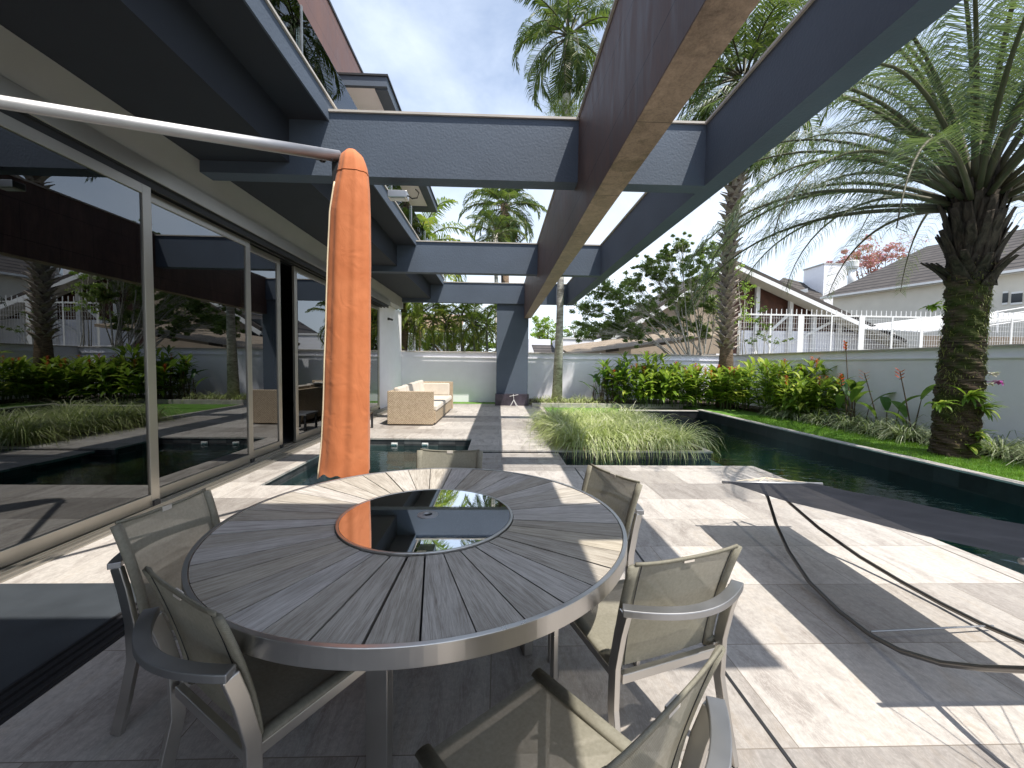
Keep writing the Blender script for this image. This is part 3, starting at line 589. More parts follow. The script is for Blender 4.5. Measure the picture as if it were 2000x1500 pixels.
# ================================================================ CHAIRS
def make_chair(label, loc, rz):
    t = thing('dining_chair', label, 'chair', loc, rz, 'steel sling chairs round the table')
    S = 'steel'
    for sx_ in (-1, 1):
        P = [(sx_*.245, -.055, 0), (sx_*.240, -.02, .14), (sx_*.236, .015, .30), (sx_*.236, .012, .45), (sx_*.236, -.015, .58), (sx_*.236, -.04, .665)]
        MB().sweep(P, [(-.011, -.021), (.011, -.021), (.011, .021), (-.011, .021)], up=(0, 1, 0)).build('leg', S, t, local=True, bevel=.003)
        MB().bar((sx_*.225, .49, 0), (sx_*.225, .49, .405), .022, .038, (0, 1, 0)).build('leg', S, t, local=True, bevel=.003)
    P = [(.248-.496*k/20, -.04-.085*abs(math.sin(math.pi*k/20))**.9, .676) for k in range(21)]
    MB().sweep(P, [(-.021, -.012), (.021, -.012), (.021, .012), (-.021, .012)]).build('back_rail', 'brightsteel', t, local=True, bevel=.003)
    f = MB()
    for sx_ in (-1, 1): f.bar((sx_*.223, .02, .405), (sx_*.223, .51, .415), .024, .034)
    f.bar((-.211, .012, .40), (.211, .012, .40), .024, .034).bar((-.211, .50, .413), (.211, .50, .413), .022, .03)
    f.build('seat_frame', S, t, local=True, bevel=.003)
    # backrest: two padded side sleeves and the stretched mesh, slightly dished
    def bp(u, s_):    # u -1..1 across, s 0..1 up
        z = .415+.405*s_; y = .045-.02*s_-.085*max(0,s_)**1.6-.022*(1-u*u)*math.sin(math.pi*min(1, s_*.9+.1)); z += .012*abs(u)**3*max(0,s_)
        return (u*(.200+.018*s_), y, z)
    bk = MB(); nu, ns = 12, 14
    for i in range(ns+1):
        for j in range(nu+1): bk.v.append(bp(-1+2*j/nu, i/ns))
    for i in range(ns):
        for j in range(nu): a = i*(nu+1)+j; bk.f.append((a, a+1, a+nu+2, a+nu+1))
    b_ = bk.build('backrest', 'sling', t, smooth=True, local=True)
    for sx_ in (-1, 1): MB().sweep([bp(sx_*1.02, k/8-.02) for k in range(9)], [(.022*math.cos(q*math.pi/4), .0105*math.sin(q*math.pi/4)) for q in range(8)], up=(0, 1, .3)).build('sleeve', 'sling', b_, smooth=True, local=True)
    MB().sweep([bp(-1+2*k/10, 1.0) for k in range(11)], [(-.003, -.006), (.003, -.006), (.003, .006), (-.003, .006)]).build('top_hem', 'sling', b_, smooth=True, local=True)
    for sx_ in (-1, 1): MB().sweep([Vector(bp(sx_*.885, k/8))+Vector((0, -.002, 0)) for k in range(9)], [(-.0012, -.001), (.0012, -.001), (.0012, .001), (-.0012, .001)], up=(0, 1, 0)).build('stitching', 'dark', b_, local=True)
    c = Vector(bp(0, .975)); MB().box(c.x-.022, c.x+.022, c.y-.005, c.y+.005, c.z-.004, c.z+.016).build('label_tag', 'cushion', b_, local=True)
    se = MB()
    for i in range(9):
        for j in range(9): u = -1+2*j/8; v = i/8; se.v.append((u*.215, .04+.47*v, .432-.016*(1-u*u)*math.sin(math.pi*v)))
    for i in range(8):
        for j in range(8): a = i*9+j; se.f.append((a, a+1, a+10, a+9))
    s_ = se.build('seat', 'sling', t, smooth=True, local=True)
    for sx_ in (-1, 1): MB().sweep([(sx_*.214, .03, .427), (sx_*.214, .52, .437)], [(.024*math.cos(q*math.pi/4), .011*math.sin(q*math.pi/4)) for q in range(8)]).build('sleeve', 'sling', s_, smooth=True, local=True)
    for z in (.46, .56): MB().box(-.229, -.224, .006, .018, z, z+.012).build('bolt', 'brightsteel', t, local=True)
    return t
def copy_tree(o, parent=None):
    c = o.copy(); COL.objects.link(c)
    if parent is not None: c.parent = parent
    for ch in list(o.children): copy_tree(ch, c)
    return c
def posts(a, b):                                       # right and left rear posts as seen from behind -> origin, facing
    a, b = Vector(a), Vector(b); mid = (a+b)/2; d = (b-a); f = Vector((-d.y, d.x)).normalized(); return mid, math.atan2(-f.x, f.y), f
specs = [((-1.41, 2.055), (-1.45, 1.63), 'sling chair at the left of the table nearest the glass doors'),
         ((-1.076, 1.31), (-.664, 1.043), 'sling chair at the lower left with dark shaded seat tucked under the table'),
         ((.15, .63), (.50, .92), 'sling chair cut off by the bottom edge of the view'),
         ((.427, 1.307), (.862, 1.451), 'sunlit sling chair at the right of the table with its curved rail towards us'),
         ((.761, 2.176), (.566, 2.61), 'sling chair at the right rear of the table beside the black floor joint'),
         ((-.12, 2.99), (-.58, 3.01), 'sling chair at the far side of the table with only its top showing')]
first = None
for a, b, lab in specs:
    mid, rz, f = posts(a, b)
    o_ = Vector((mid.x, mid.y, 0))+Vector((f.x, f.y, 0))*.03
    if first is None: first = make_chair(lab, (o_.x, o_.y, 0.0), rz)
    else:
        c = copy_tree(first); c.location = (o_.x, o_.y, 0.0); c.rotation_euler.z = rz; c['label'] = lab

# ================================================================ HAMMOCK
A, Bb = Vector((2.017, 3.535, .45)), Vector((2.842, 3.514, .445)); 
E0, E1 = Vector((1.97, 1.43, .765)), Vector((2.75, 1.43, .765))
HM = thing('hammock', 'dark grey hammock stretched over a curved metal stand beside the canal', 'hammock', (2.3, 2.3, 0))
cl = MB(); nu, ns = 16, 30
for i in range(ns+1):
    s_ = i/ns
    for j in range(nu+1):
        k = j/nu; p = (A*(1-k)+Bb*k)*(1-s_)+(E0*(1-k)+E1*k)*s_; p.z -= .10*math.sin(math.pi*s_)*(.35+.65*math.sin(math.pi*k))*.45; p.z += .004*math.sin(9*k+14*s_)+.004*math.sin(23*k-5*s_); cl.v.append(tuple(p))
for i in range(ns):
    for j in range(nu): a = i*(nu+1)+j; cl.f.append((a, a+1, a+nu+2, a+nu+1))
o = cl.build('cloth', 'hammock', HM, smooth=True)
for P, Q in ((A, Bb), (E0, E1)):
    d = (Q-P).normalized(); MB().tube([P-d*.03, Q+d*.03], .013, 10).build('spreader_bar', 'brightsteel', HM, smooth=True)
cp = Vector((2.43, 4.02, .50)); cn = Vector((2.2, .90, 1.0))
for kk in (0, 1):
    ropes = MB()
    for k in range(7):
        q = k/6; ropes.tube([A*(1-q)+Bb*q, Vector((2.43, 3.62, .47))] if kk == 0 else [E0*(1-q)+E1*q, cn], .0022, 4)
    ropes.build('rope', 'ivory', HM)
def plane_pts(S, Gp, En, pix):
    n = (Gp-S).cross(En-S).normalized(); o_ = []
    for u, v in pix:
        r_ = ray(u, v); t_ = (S-Vector((0, 0, CH))).dot(n)/r_.dot(n); o_.append(Vector((0, 0, CH))+r_*t_)
    return o_
S1 = Vector((2.40, 3.66, .42)); G1 = Vector((2.02, 2.10, .025)); N1 = Vector((2.16, .88, .98))
G2 = Vector((2.758, 2.18, .025)); S2 = Vector((2.47, 3.66, .42)); N2 = Vector((2.26, .88, .98))
def bez(P, n=28):
    o_ = []
    for i in range(n+1):
        t_ = i/n; q = [Vector(p) for p in P]
        while len(q) > 1: q = [q[k]*(1-t_)+q[k+1]*t_ for k in range(len(q)-1)]
        o_.append(q[0])
    return o_
c1 = plane_pts(S1, G1, N1, [(1500, 972), (1516, 1024), (1540, 1076), (1580, 1136), (1640, 1196), (1700, 1240), (1760, 1272), (1840, 1296), (1920, 1305), (2000, 1308)])
c2 = plane_pts(S2, G2, N2, [(1544, 984), (1600, 1032), (1680, 1088), (1760, 1136), (1840, 1180), (1920, 1220), (2000, 1254)])
print('ARC', [tuple(round(x, 2) for x in p) for p in c1], [tuple(round(x, 2) for x in p) for p in c2])
def arc(c, S, N):
    for p in c: p.z = max(p.z, .02)
    last = c[-1]; dirn = (c[-1]-c[-2]).normalized()
    return [S]+c+bez([last, last+dirn*.5, N+Vector((0, .25, -.5)), N], 10)[1:]
MB().tube(arc(c1, S1, N1), .0135, 10).build('stand_arc', 'tube', HM, smooth=True)
MB().tube(arc(c2, S2, N2), .0135, 10).build('stand_arc', 'tube', HM, smooth=True)
MB().tube([c1[5]+Vector((0, 0, .02)), flat(1940, 1222, .035)], .005, 6).build('stand_cable', 'brightsteel', HM)

# ================================================================ WICKER SOFA, LOW BENCH
S = thing('wicker_sofa', 'beige woven corner sofa with pale cushions by the back wall', 'sofa', (-2.0, 11.2, 0))
MB().box(-2.56, -1.50, 9.62, 9.72, .03, .80).build('arm_panel', 'wicker', S, bevel=.012)
MB().box(-2.56, -2.46, 9.722, 13.0, .03, .80).build('back_panel', 'wicker', S, bevel=.012)
MB().box(-2.56, -1.42, 13.002, 13.1, .03, .88).build('back_panel', 'wicker', S, bevel=.012)
MB().box(-2.455, -1.46, 9.725, 12.998, .05, .32).build('base', 'wicker', S, bevel=.01)
for k in range(4):
    y0 = 9.78+k*.80
    MB().box(-2.28, -1.44, y0, y0+.78, .325, .46).build('seat_cushion', 'cushion', S, bevel=.035)
    o = MB(); o.slabpoly([(-2.28, y0+.02, .47), (-2.28, y0+.76, .47), (-2.42, y0+.76, .88+.02*k), (-2.42, y0+.02, .88+.02*k)], -.15) if False else o.bar((-2.33, y0+.39, .46), (-2.40, y0+.39, .88+.015*k), .14, .76, (0, 1, 0)); o.build('back_cushion', 'cushion', S, bevel=.04)
MB().bar((-1.98, 12.93, .46), (-1.98, 12.96, .84), .92, .12, (0, 1, 0)).build('back_cushion', 'cushion', S, bevel=.03)
t = thing('low_bench', 'low dark legged bench hidden behind the orange parasol', 'bench', (-3.0, 8.95, 0))
MB().box(-3.2, -2.78, 8.7, 9.3, .33, .37).build('bench_top', 'steel', t, bevel=.004)
for x in (-3.18, -2.82):
    for y in (8.72, 9.24): MB().box(x, x+.04, y, y+.04, 0, .33).build('leg', 'dark', t)
for u in (770, 830):
    c = at(u, 874, 7.99); t = thing('pool_light', 'round white pool light %s on the far pool wall' % ('left' if u == 770 else 'right'), 'light', (c.x, 8.0, -.13), 0, 'pool lights')
    MB().box(c.x-.05, c.x+.05, 7.985, 8.011, -.125, -.095).build('lens', 'lens', t, bevel=.01); MB().box(c.x-.06, c.x+.06, 7.997, 8.011, -.136, -.085).build('bezel', 'whitemetal', t)

# ================================================================ PLANTING
def blade(mb, b, az, el, L, w_, droop, n=4, tw=0):
    d = Vector((math.cos(az)*math.cos(el), math.sin(az)*math.cos(el), math.sin(el))); side = Vector((-math.sin(az+tw), math.cos(az+tw), 0))
    p = Vector(b); P = [p.copy()]; W = [w_*.7]; e = el
    for i in range(n):
        e -= droop/n*(1+i*.35); d = Vector((math.cos(az)*math.cos(e), math.sin(az)*math.cos(e), math.sin(e))); p = p+d*(L/n); P.append(p.copy()); W.append(w_*(1-(i+1)/n)**.6 if i < n-1 else w_*.05)
    mb.strip(P, W, side)
def grass_clump(mb, c, r, n, L, w_, el=(50, 88), droop=(1.2, 2.4)):
    for _ in range(n):
        a = random.uniform(0, 6.283); rr = r*math.sqrt(random.random()); b = (c[0]+rr*math.cos(a), c[1]+rr*math.sin(a), c[2])
        blade(mb, b, a+random.gauss(0, .7), R(random.uniform(*el)), L*random.uniform(.6, 1.15), w_*random.uniform(.7, 1.3), random.uniform(*droop))
# planter in the water with its grasses
t = thing('planter', 'long low dark stone planter box standing in the water', 'planter', (2.4, 8.5, 0))
MB().box(1.19, 3.70, 6.97, 10.48, -1.2, -.03).build('box', 'pool', t)
MB().box(1.192, 3.72, 6.95, 10.48, -.0295, -.002).build('rim', 'coping', t, bevel=.003)
tag(MB().box(1.30, 3.60, 7.07, 10.38, -.0015, .02).build('planter_soil', 'soil'), kind='structure')
gm = MB(); gd = MB()
for i in range(70):
    cx_, cy_ = random.uniform(1.4, 3.35), random.uniform(7.4, 10.3)
    if i < 14: cx_ = 1.42+i/13*1.9; cy_ = 7.36+random.uniform(-.05, .1)
    elif i < 22: cx_ = 1.36; cy_ = 7.3+(i-14)*.42
    hgt = random.uniform(.85, 1.08)
    grass_clump(gm, (cx_, cy_, 0.0), .11, 150, hgt, .0075, (48, 89), (1.0, 2.1))
    for _ in range(14): a = random.uniform(0, 6.28); blade(gd, (cx_, cy_, .02), a, R(random.uniform(20, 60)), hgt*.8, .005, random.uniform(1.5, 2.6))
tag(gm.build('planter_grass', 'variegated'), 'variegated pale green grass mounded over the stone planter', 'grass', kind='stuff')
tag(gd.build('dry_grass', 'dry'), 'brown dry blades hanging over the front of the stone planter', 'grass', kind='stuff')
# lawn blades
lg = MB()
for _ in range(42000):
    y = 2.2+(random.random()**1.5)*9; x = random.uniform(6.38, 7.9); a = random.uniform(0, 6.28); l_ = random.uniform(.015, .045); dx, dy = math.cos(a)*.004, math.sin(a)*.004; lx, ly = random.uniform(-.02, .02), random.uniform(-.02, .02)
    b = len(lg.v); lg.v += [(x-dx, y-dy, .10), (x+dx, y+dy, .10), (x+lx, y+ly, .10+l_)]; lg.f.append((b, b+1, b+2))
tag(lg.build('lawn_grass', 'grass'), 'short bright green lawn along the canal coping', 'grass', kind='stuff')

# strap leaf clumps edging the walls
n_ = 0
def strap_clump(x, y, z, L, label, n=170, mat='strap', grp='strap leaved border clumps'):
    t = MB(); grass_clump(t, (x, y, z), .10, n, L, .010, (35, 85), (1.0, 2.2)); o = t.build('border_grass', mat, loc=(x, y, z)); tag(o, label, 'plant', grp)
ys = [2.6, 3.35, 4.1, 4.8, 5.5, 6.2, 6.9, 7.6, 8.3, 9.0, 9.8, 10.6, 11.4]
for i, y in enumerate(ys):
    for q in range(2): strap_clump(7.85+q*.35+random.uniform(-.08, .08), y+q*.35, .13, random.uniform(.62, .9), 'pale striped strap leaved clump along the shaded wall')
bx = [1.5, 1.95, 2.5, 2.9, 3.4]
for i, x in enumerate(bx):
    strap_clump(x, 14.35+random.uniform(-.05, .1), .14, random.uniform(.55, .75), 'tufted grass at the foot of the back wall near the slim palm trunk', 110, 'variegated', 'grass tufts by the back wall')

def broadleaf(mb, b, az, el, L, w_, droop, n=5):
    d = Vector((math.cos(az), math.sin(az), 0)); side = Vector((-math.sin(az), math.cos(az), 0)); p = Vector(b); e = el; c0 = [p.copy()]
    for i in range(n):
        e -= droop/n; p = p+(d*math.cos(e)+Vector((0, 0, math.sin(e))))*(L/n); c0.append(p.copy())
    W = [w_*abs(math.sin(math.pi*(.06+.92*i/n)))**.8 for i in range(n+1)]; W[-1] = .002
    b0 = len(mb.v)
    for i, q in enumerate(c0):
        lift = Vector((0, 0, W[i]*.35)); mb.v += [tuple(q-side*W[i]+lift), tuple(q), tuple(q+side*W[i]+lift)]
    for i in range(n): k = b0+3*i; mb.f += [(k, k+1, k+4, k+3), (k+1, k+2, k+5, k+4)]
def ginger(x, y, z, Ht, label, nst=9, fl=2, spread=.35, mat='ginger', LL=.42, W=.055):
    t = thing('ginger_plant', label, 'plant', (x, y, z), 0, 'red flowered ginger shrubs'); lf = MB(); st = MB(); fw = MB(); nf = 0
    for k in range(nst):
        a = random.uniform(0, 6.28); rr = spread*math.sqrt(random.random()); b = Vector((x+rr*math.cos(a), y+rr*math.sin(a), z)); ln_ = Vector((math.cos(a), math.sin(a), 0))*random.uniform(.05, .35); h = Ht*random.uniform(.65, 1.08)
        top_ = b+ln_*h+Vector((0, 0, h)); st.tube([b, (b+top_)/2+Vector((0, 0, .05)), top_], [.012, .010, .006], 5)
        fa = random.uniform(0, 6.28)
        for q in range(11):
            s_ = .22+.78*q/10; p = b.lerp(top_, s_); broadleaf(lf, p, fa+math.pi*(q % 2)+random.gauss(0, .35), R(random.uniform(25, 60)), LL*random.uniform(.7, 1.1), W*random.uniform(.8, 1.1), random.uniform(.5, 1.5), 4)
        for q in range(3): broadleaf(lf, top_, fa+q*2.1, R(random.uniform(55, 80)), LL*.8, W*.8, .7, 4)
        if k < fl:
            fw = MB()
            for q in range(18): broadleaf(fw, top_+Vector((0, 0, .06+.014*q)), q*2.4, R(50), .085, .02, .6, 2)
            fw.build('flower', 'redflower', t)
    lf.build('foliage', mat, t); st.build('stems', 'stem', t); pass
places = [(4.35, 14.4, 1.2), (5.05, 14.35, 1.3), (5.75, 14.3, 1.05), (6.4, 14.2, 1.0), (7.05, 14.1, 1.0), (7.6, 13.4, .95), (7.75, 12.5, 1.0), (7.9, 11.7, 1.2), (8.0, 11.0, 1.15), (8.15, 10.4, .85), (7.3, 13.0, .95), (6.7, 13.4, .95), (6.0, 13.6, .9), (5.2, 13.7, .9)]
gl = ['ginger shrub against the lit back wall left end of the hedge', 'tall ginger shrub in front of the lit back wall', 'ginger shrub against the back wall between taller neighbours', 'ginger shrub left of the scaly palm trunk', 'ginger shrub at the foot of the scaly palm trunk', 'ginger shrub right of the scaly palm trunk', 'ginger shrub at the corner of the shaded wall', 'tall yellow green ginger shrub before the shaded wall', 'red spiked ginger shrub before the shaded wall', 'last ginger shrub at the right end of the hedge', 'low ginger shrub by the canal end', 'low ginger shrub in front of the palm trunk', 'low ginger shrub behind the planter grass', 'low ginger shrub furthest left at the front of the hedge']
for (x, y, h), lb in zip(places, gl): ginger(x, y, .1, h*1.12, lb, 17 if h > 1 else 13, 4, .46, LL=.52, W=.06)
def heliconia(x, y, z, label, leaves, flowers=()):
    t = thing('heliconia', label, 'plant', (x, y, z), 0, 'heliconias'); lf = MB(); st = MB(); fw = MB()
    for dx, dy, h, az, L, W in leaves:
        b = Vector((x+dx, y+dy, z)); p = b+Vector((math.cos(az)*.15*h, math.sin(az)*.15*h, h)); st.tube([b, b.lerp(p, .5), p], [.016, .012, .007], 6); broadleaf(lf, p, az, R(72), L, W, 1.1, 7)
    for dx, dy, h, az in flowers:
        b = Vector((x+dx, y+dy, z)); p = b+Vector((math.cos(az)*.25*h, math.sin(az)*.25*h, h)); st.tube([b, b.lerp(p, .5)+Vector((0, 0, .04)), p], [.012, .011, .009], 6)
        fw = MB()
        for q in range(6): broadleaf(fw, p+Vector((0, 0, -.035*q)), az+math.pi*(q % 2), R(20), .13, .022, -.4, 3)
        fw.build('flower', 'redflower', t)
    lf.build('leaves', 'heli', t); st.build('stems', 'drystem', t)
rl = lambda n, h0, h1, sp: [(random.uniform(-sp, sp), random.uniform(-.15, .15), random.uniform(h0, h1), random.uniform(0, 6.28), random.uniform(.5, .75), random.uniform(.06, .1)) for _ in range(n)]
heliconia(3.6, 14.4, .12, 'heliconia with long dark leaves against the lit back wall', rl(12, .3, 1.0, .3), [(.1, 0, .9, 1)])
heliconia(4.1, 14.2, .12, 'fuller heliconia with one orange flower beside the ginger hedge', rl(16, .4, 1.1, .35), [(.1, 0, 1.1, 2), (-.1, 0, .9, 0)])
heliconia(8.2, 9.3, .12, 'tall heliconia with a red flower reaching above the shaded wall', rl(9, .3, .8, .25), [(.0, 0, 1.95, 1.2), (.1, .1, 1.1, 3)])
heliconia(8.25, 8.45, .12, 'sparse heliconia with arching bare stems against the shaded wall', [(0, 0, .45, 1.0, .5, .09), (.05, -.1, .5, -1.2, .6, .1), (-.1, .1, .3, 3.0, .55, .09), (0, .2, .35, 2.2, .45, .07)], [(-.05, .1, 1.25, 2.2)])
heliconia(8.25, 7.9, .12, 'heliconia with one broad upright dark leaf on the shaded wall', [(0, 0, .75, -1.4, .6, .12), (0, .1, .2, 2.8, .5, .1), (.1, .2, .35, 1.5, .55, .11)], [(0, 0, 1.3, 1.6)])

# ================================================================ PALMS
def frond(rb, lb, base, az, el, L, droop, ll, lw, n=46, hang=.6, start=.18, up_v=0, r0=.02, jit=.12):
    d = None; p = Vector(base); e = el; P = [p.copy()]; seg = 14
    for i in range(seg):
        e -= droop/seg*(.45+1.1*i/seg); d = Vector((math.cos(az)*math.cos(e), math.sin(az)*math.cos(e), math.sin(e))); p = p+d*(L/seg); P.append(p.copy())
    rb.tube(P, [r0*(1-.9*i/seg)+.002 for i in range(seg+1)], 5)
    side = Vector((-math.sin(az), math.cos(az), 0))
    for k in range(n):
        s_ = start+(1-start)*k/(n-1); f = s_*seg; i = min(int(f), seg-1); q = P[i].lerp(P[i+1], f-i); tg = (P[i+1]-P[i]).normalized(); upv = side.cross(tg)
        if upv.z < 0: upv = -upv
        le = ll*(.45+.55*math.sin(math.pi*min(1, .12+.88*s_)))*random.uniform(.85, 1.1)*(1 if s_ < .85 else .75)
        for sg in (-1, 1):
            fwd = .55+.5*s_+random.uniform(-jit, jit)
            dv = (side*sg+tg*fwd+upv*(.25+random.uniform(-jit, jit)*1.5)).normalized()
            m1 = q+dv*le*.55; dv2 = (dv+Vector((0, 0, -hang*random.uniform(.6, 1.5)))).normalized(); m2 = m1+dv2*le*.45
            wv = tg.cross(dv).cross(dv).normalized() if random.random() < 2 else tg
            lb.strip([q, m1, m2], [lw*.6, lw, lw*.08], tg.lerp(upv, random.uniform(.1, .6)).normalized())
def crown(rb, lb, base, n, L, ll, lw, el=(-10, 80), droop=(1.2, 2.2), nl=46, hang=.6, r0=.02, az0=0, rbase=.1):
    for k in range(n):
        az = az0+k*2.39996+random.gauss(0, .08); q = k/(n-1); e = R(el[1]+(el[0]-el[1])*q)
        b = Vector(base)+Vector((math.cos(az)*rbase, math.sin(az)*rbase, -.25*q)); frond(rb, lb, b, az, e, L*random.uniform(.88, 1.1), random.uniform(*droop), ll, lw, nl, hang, r0=r0)

# --- big mossy palm on the lawn
px_, py_ = 7.34, 6.35
P9 = thing('mossy_palm', 'big date palm with a thick mossy trunk on the lawn at the right', 'palm tree', (px_, py_, .1))
tk_ = MB(); NN = 40; rows = 150; b0 = 0
for i in range(rows+1):
    s_ = i/rows; z = .05+3.3*s_; rad = .25-.015*s_+.07*math.exp(-s_*14); lean = .07*s_**1.5
    ringo = .014*((i*7 % 5)/5)
    for j in range(NN):
        a = 2*math.pi*j/NN; rr = rad+ringo+.018*math.sin(5*a+i*.7)+.022*random.random()*(1 if i % 3 == 0 else .35)+.02*math.sin(2*a+z*3); tk_.v.append((px_+lean+rr*math.cos(a), py_+rr*math.sin(a), z))
for i in range(rows):
    for j in range(NN): tk_.f.append((i*NN+j, i*NN+(j+1) % NN, (i+1)*NN+(j+1) % NN, (i+1)*NN+j))
tk_.build('trunk', 'trunkmoss', P9, smooth=False)
mt = MB()
for _ in range(5200):
    z = random.uniform(.12, 3.2); a = random.uniform(0, 6.283); s_ = (z-.05)/3.3; rr = .262-.015*s_; lean = .07*s_**1.5
    if random.random() > .30+.70*(.5+.5*math.sin(a*2+z*1.7))*(1 if z < 2.7 else .3): continue
    b = Vector((px_+lean+rr*math.cos(a), py_+rr*math.sin(a), z)); blade(mt, b, a+random.gauss(0, .9), R(random.uniform(-60, 35)), random.uniform(.03, .10), .006, .8, 2)
mt.build('moss', 'moss', P9)
bt = MB()
def petiole(mb, az, z0, r0, z1, r1, w0, w1, th=.035):
    rad_ = Vector((math.cos(az), math.sin(az), 0)); c0 = Vector((px_+.08, py_, 0)); P = []
    for i in range(6):
        q = i/5; P.append(c0+rad_*(r0+(r1-r0)*q**1.7)+Vector((0, 0, z0+(z1-z0)*q)))
    mb.sweep(P, [(-1, .25), (-.5, -.05), (0, -.16), (.5, -.05), (1, .25), (.5, .3), (0, .22), (-.5, .3)], up=rad_, scales=[w0+(w1-w0)*(i/5)**.7 for i in range(6)])
for k in range(96):
    q = k/95; az = k*2.39996+random.gauss(0, .1); z0 = 2.75+1.0*q; h = random.uniform(.55, .95)*(.55 if q < .15 else 1)
    petiole(bt, az, z0, .20+.02*q, z0+h, (.50-.24*q)*random.uniform(.8, 1.15), random.uniform(.13, .17), .045)
bt.lathe((px_+.08, py_), [(.22, 2.7), (.27, 3.1), (.31, 3.6), (.26, 4.1), (.10, 4.5)], 24)
bt.build('leaf_bases', bark('dark_boot', (.016, .013, .010), (.075, .06, .045), (7, 7, 1.2), None, .4), P9, smooth=True)
rb, lb = MB(), MB()
nf = 62
for k in range(nf):
    az = k*2.39996+.35; q = k/(nf-1); e = R(82-62*q); b = Vector((px_+.08+.34*math.cos(az)*(.3+.7*q), py_+.34*math.sin(az)*(.3+.7*q), 4.40-.35*q))
    frond(rb, lb, b, az, e, random.uniform(4.0, 5.0), random.uniform(1.05, 1.7)+.3*q, .62, .0075, 110, 1.15, start=.2, r0=.042, jit=.2)
rb.build('frond_stems', 'rachis', P9, smooth=True); lb.build('fronds', 'palmblue', P9)

def fern(x, y, z, az, label, n=14, L=.4, mat='ginger', name='fern'):
    t = MB()
    for k in range(n): broadleaf(t, (x, y, z), az+random.gauss(0, .9), R(random.uniform(0, 60)), L*random.uniform(.5, 1.1), .026, random.uniform(.6, 1.6), 4)
    tag(t.build(name, mat, loc=(x, y, z)), label, 'plant')
for (u, v, lb_, n_, L_) in ((1890, 775, 'leafy fern growing from the middle of the mossy trunk', 30, .34), (1835, 790, 'small pale fern low on the left side of the mossy trunk', 16, .28), (1915, 800, 'leafy climber on the right side of the mossy trunk', 26, .3), (1905, 850, 'yellow green fern near the foot of the mossy trunk', 20, .26), (1822, 600, 'dark fern tuft high on the left side of the mossy trunk', 16, .2), (1890, 872, 'bright young leaves at the foot of the mossy trunk', 10, .24)):
    p = at(u, v, 6.1); fern(p.x, p.y, p.z, -1.6+(u-1880)*.012, lb_, n_, L_)
for (u, v, mt_, lb_, r_) in ((1948, 730, 'whiteflower', 'white orchid bloom on the right edge of the mossy trunk', .05), (1940, 750, 'whiteflower', 'lower white orchid bloom beside the magenta one', .04), (1957, 746, 'magenta', 'magenta orchid bloom on the right edge of the mossy trunk', .05)):
    p = at(u-6, v, 6.25); t = MB()
    for k in range(9): broadleaf(t, p, k*.7, R(random.uniform(-20, 60)), r_*1.6, r_*.6, .8, 3)
    t.tube([p, p+Vector((-.15, .12, .0))], .005, 5); tag(t.build('orchid', mt_, loc=p), lb_, 'flower', 'orchids on the palm trunk')

# --- palm with scaly leaf boots near the wall corner
sx_, sy_ = 7.62, 13.6
P8 = thing('scaly_palm', 'tall palm with a scaly trunk of old leaf bases by the wall corner', 'palm tree', (sx_, sy_, .1))
tr_ = MB().tube([(sx_, sy_, .0), (sx_-.02, sy_, 2), (sx_-.08, sy_, 5), (sx_+.2, sy_, 10.6)], [.30, .20, .18, .20], 20); tr_.build('trunk', 'trunkbrown', P8, smooth=True)
bo = MB()
for k in range(300):
    z = 2.0+k*.0285; az = k*2.39996; c = Vector((sx_-.02-.02*(z-2) if z < 5 else sx_-.08+.065*(z-5), sy_, z)); d = Vector((math.cos(az)*.75, math.sin(az)*.75, .75)).normalized(); b = c+Vector((math.cos(az), math.sin(az), 0))*.14
    bo.sweep([b-d*.06, b+d*.15, b+d*.30+Vector((math.cos(az), math.sin(az), 0))*.08], [(-.11, -.014), (.11, -.014), (.08, .022), (-.08, .022)], scales=[1.2, .8, .2])
bo.build('leaf_bases', 'boot', P8)
rb, lb = MB(), MB(); crown(rb, lb, (sx_+.2, sy_, 10.9), 60, 3.5, .8, .02, (-70, 80), (1.3, 2.3), 70, 1.6, .035, rbase=.22)
rb.build('frond_stems', 'rachis', P8, smooth=True); lb.build('fronds', 'palmleaf', P8)
db, dl = MB(), MB(); crown(db, dl, (sx_+.2, sy_, 10.4), 12, 1.9, .5, .016, (-85, -55), (.2, .5), 30, 1.5, .03, rbase=.25); db.build('dead_stems', 'trunkbrown', P8); dl.build('dead_fronds', 'deadleaf', P8)

# --- slim palms
def slim_palm(name, label, pts, rad, cr, mats=('trunkgrey', 'palmleaf'), nfr=22, L=3, ll=.6, lw=.02, el=(-30, 80), shaft=True, hang=1.0, nl=46, dead=0, grp=None):
    t = thing(name, label, 'palm tree', tuple(pts[0]), 0, grp); MB().tube(pts, rad, 14).build('trunk', mats[0], t, smooth=True)
    tp = Vector(pts[-1])
    if shaft: MB().tube([tp-Vector((0, 0, .05)), tp+Vector((0, 0, .5)), tp+Vector((0, 0, 1.1))], [rad[-1]*1.15, rad[-1]*1.2, rad[-1]*.5], 12).build('crown_shaft', 'stem', t, smooth=True); tp = tp+Vector((0, 0, .95))
    rb, lb = MB(), MB(); crown(rb, lb, tp, nfr, L, ll, lw, el, (1.2, 2.4), nl, hang, .02+.005*L, rbase=.06, az0=random.uniform(0, 6))
    rb.build('frond_stems', 'rachis', t, smooth=True); lb.build('fronds', mats[1], t)
    if dead:
        db, dl = MB(), MB(); crown(db, dl, tp-Vector((0, 0, .3)), dead, L*.6, ll*.8, lw, (-88, -65), (.1, .4), 30, 1.5, .03); dl.build('dead_fronds', 'deadleaf', t); db.build('dead_stems', 'trunkbrown', t)
    return t
P1 = [flat(1087, 790, .1)]; P1[0].y = 14.45; P1[0] = Vector((2.07, 14.45, .1))
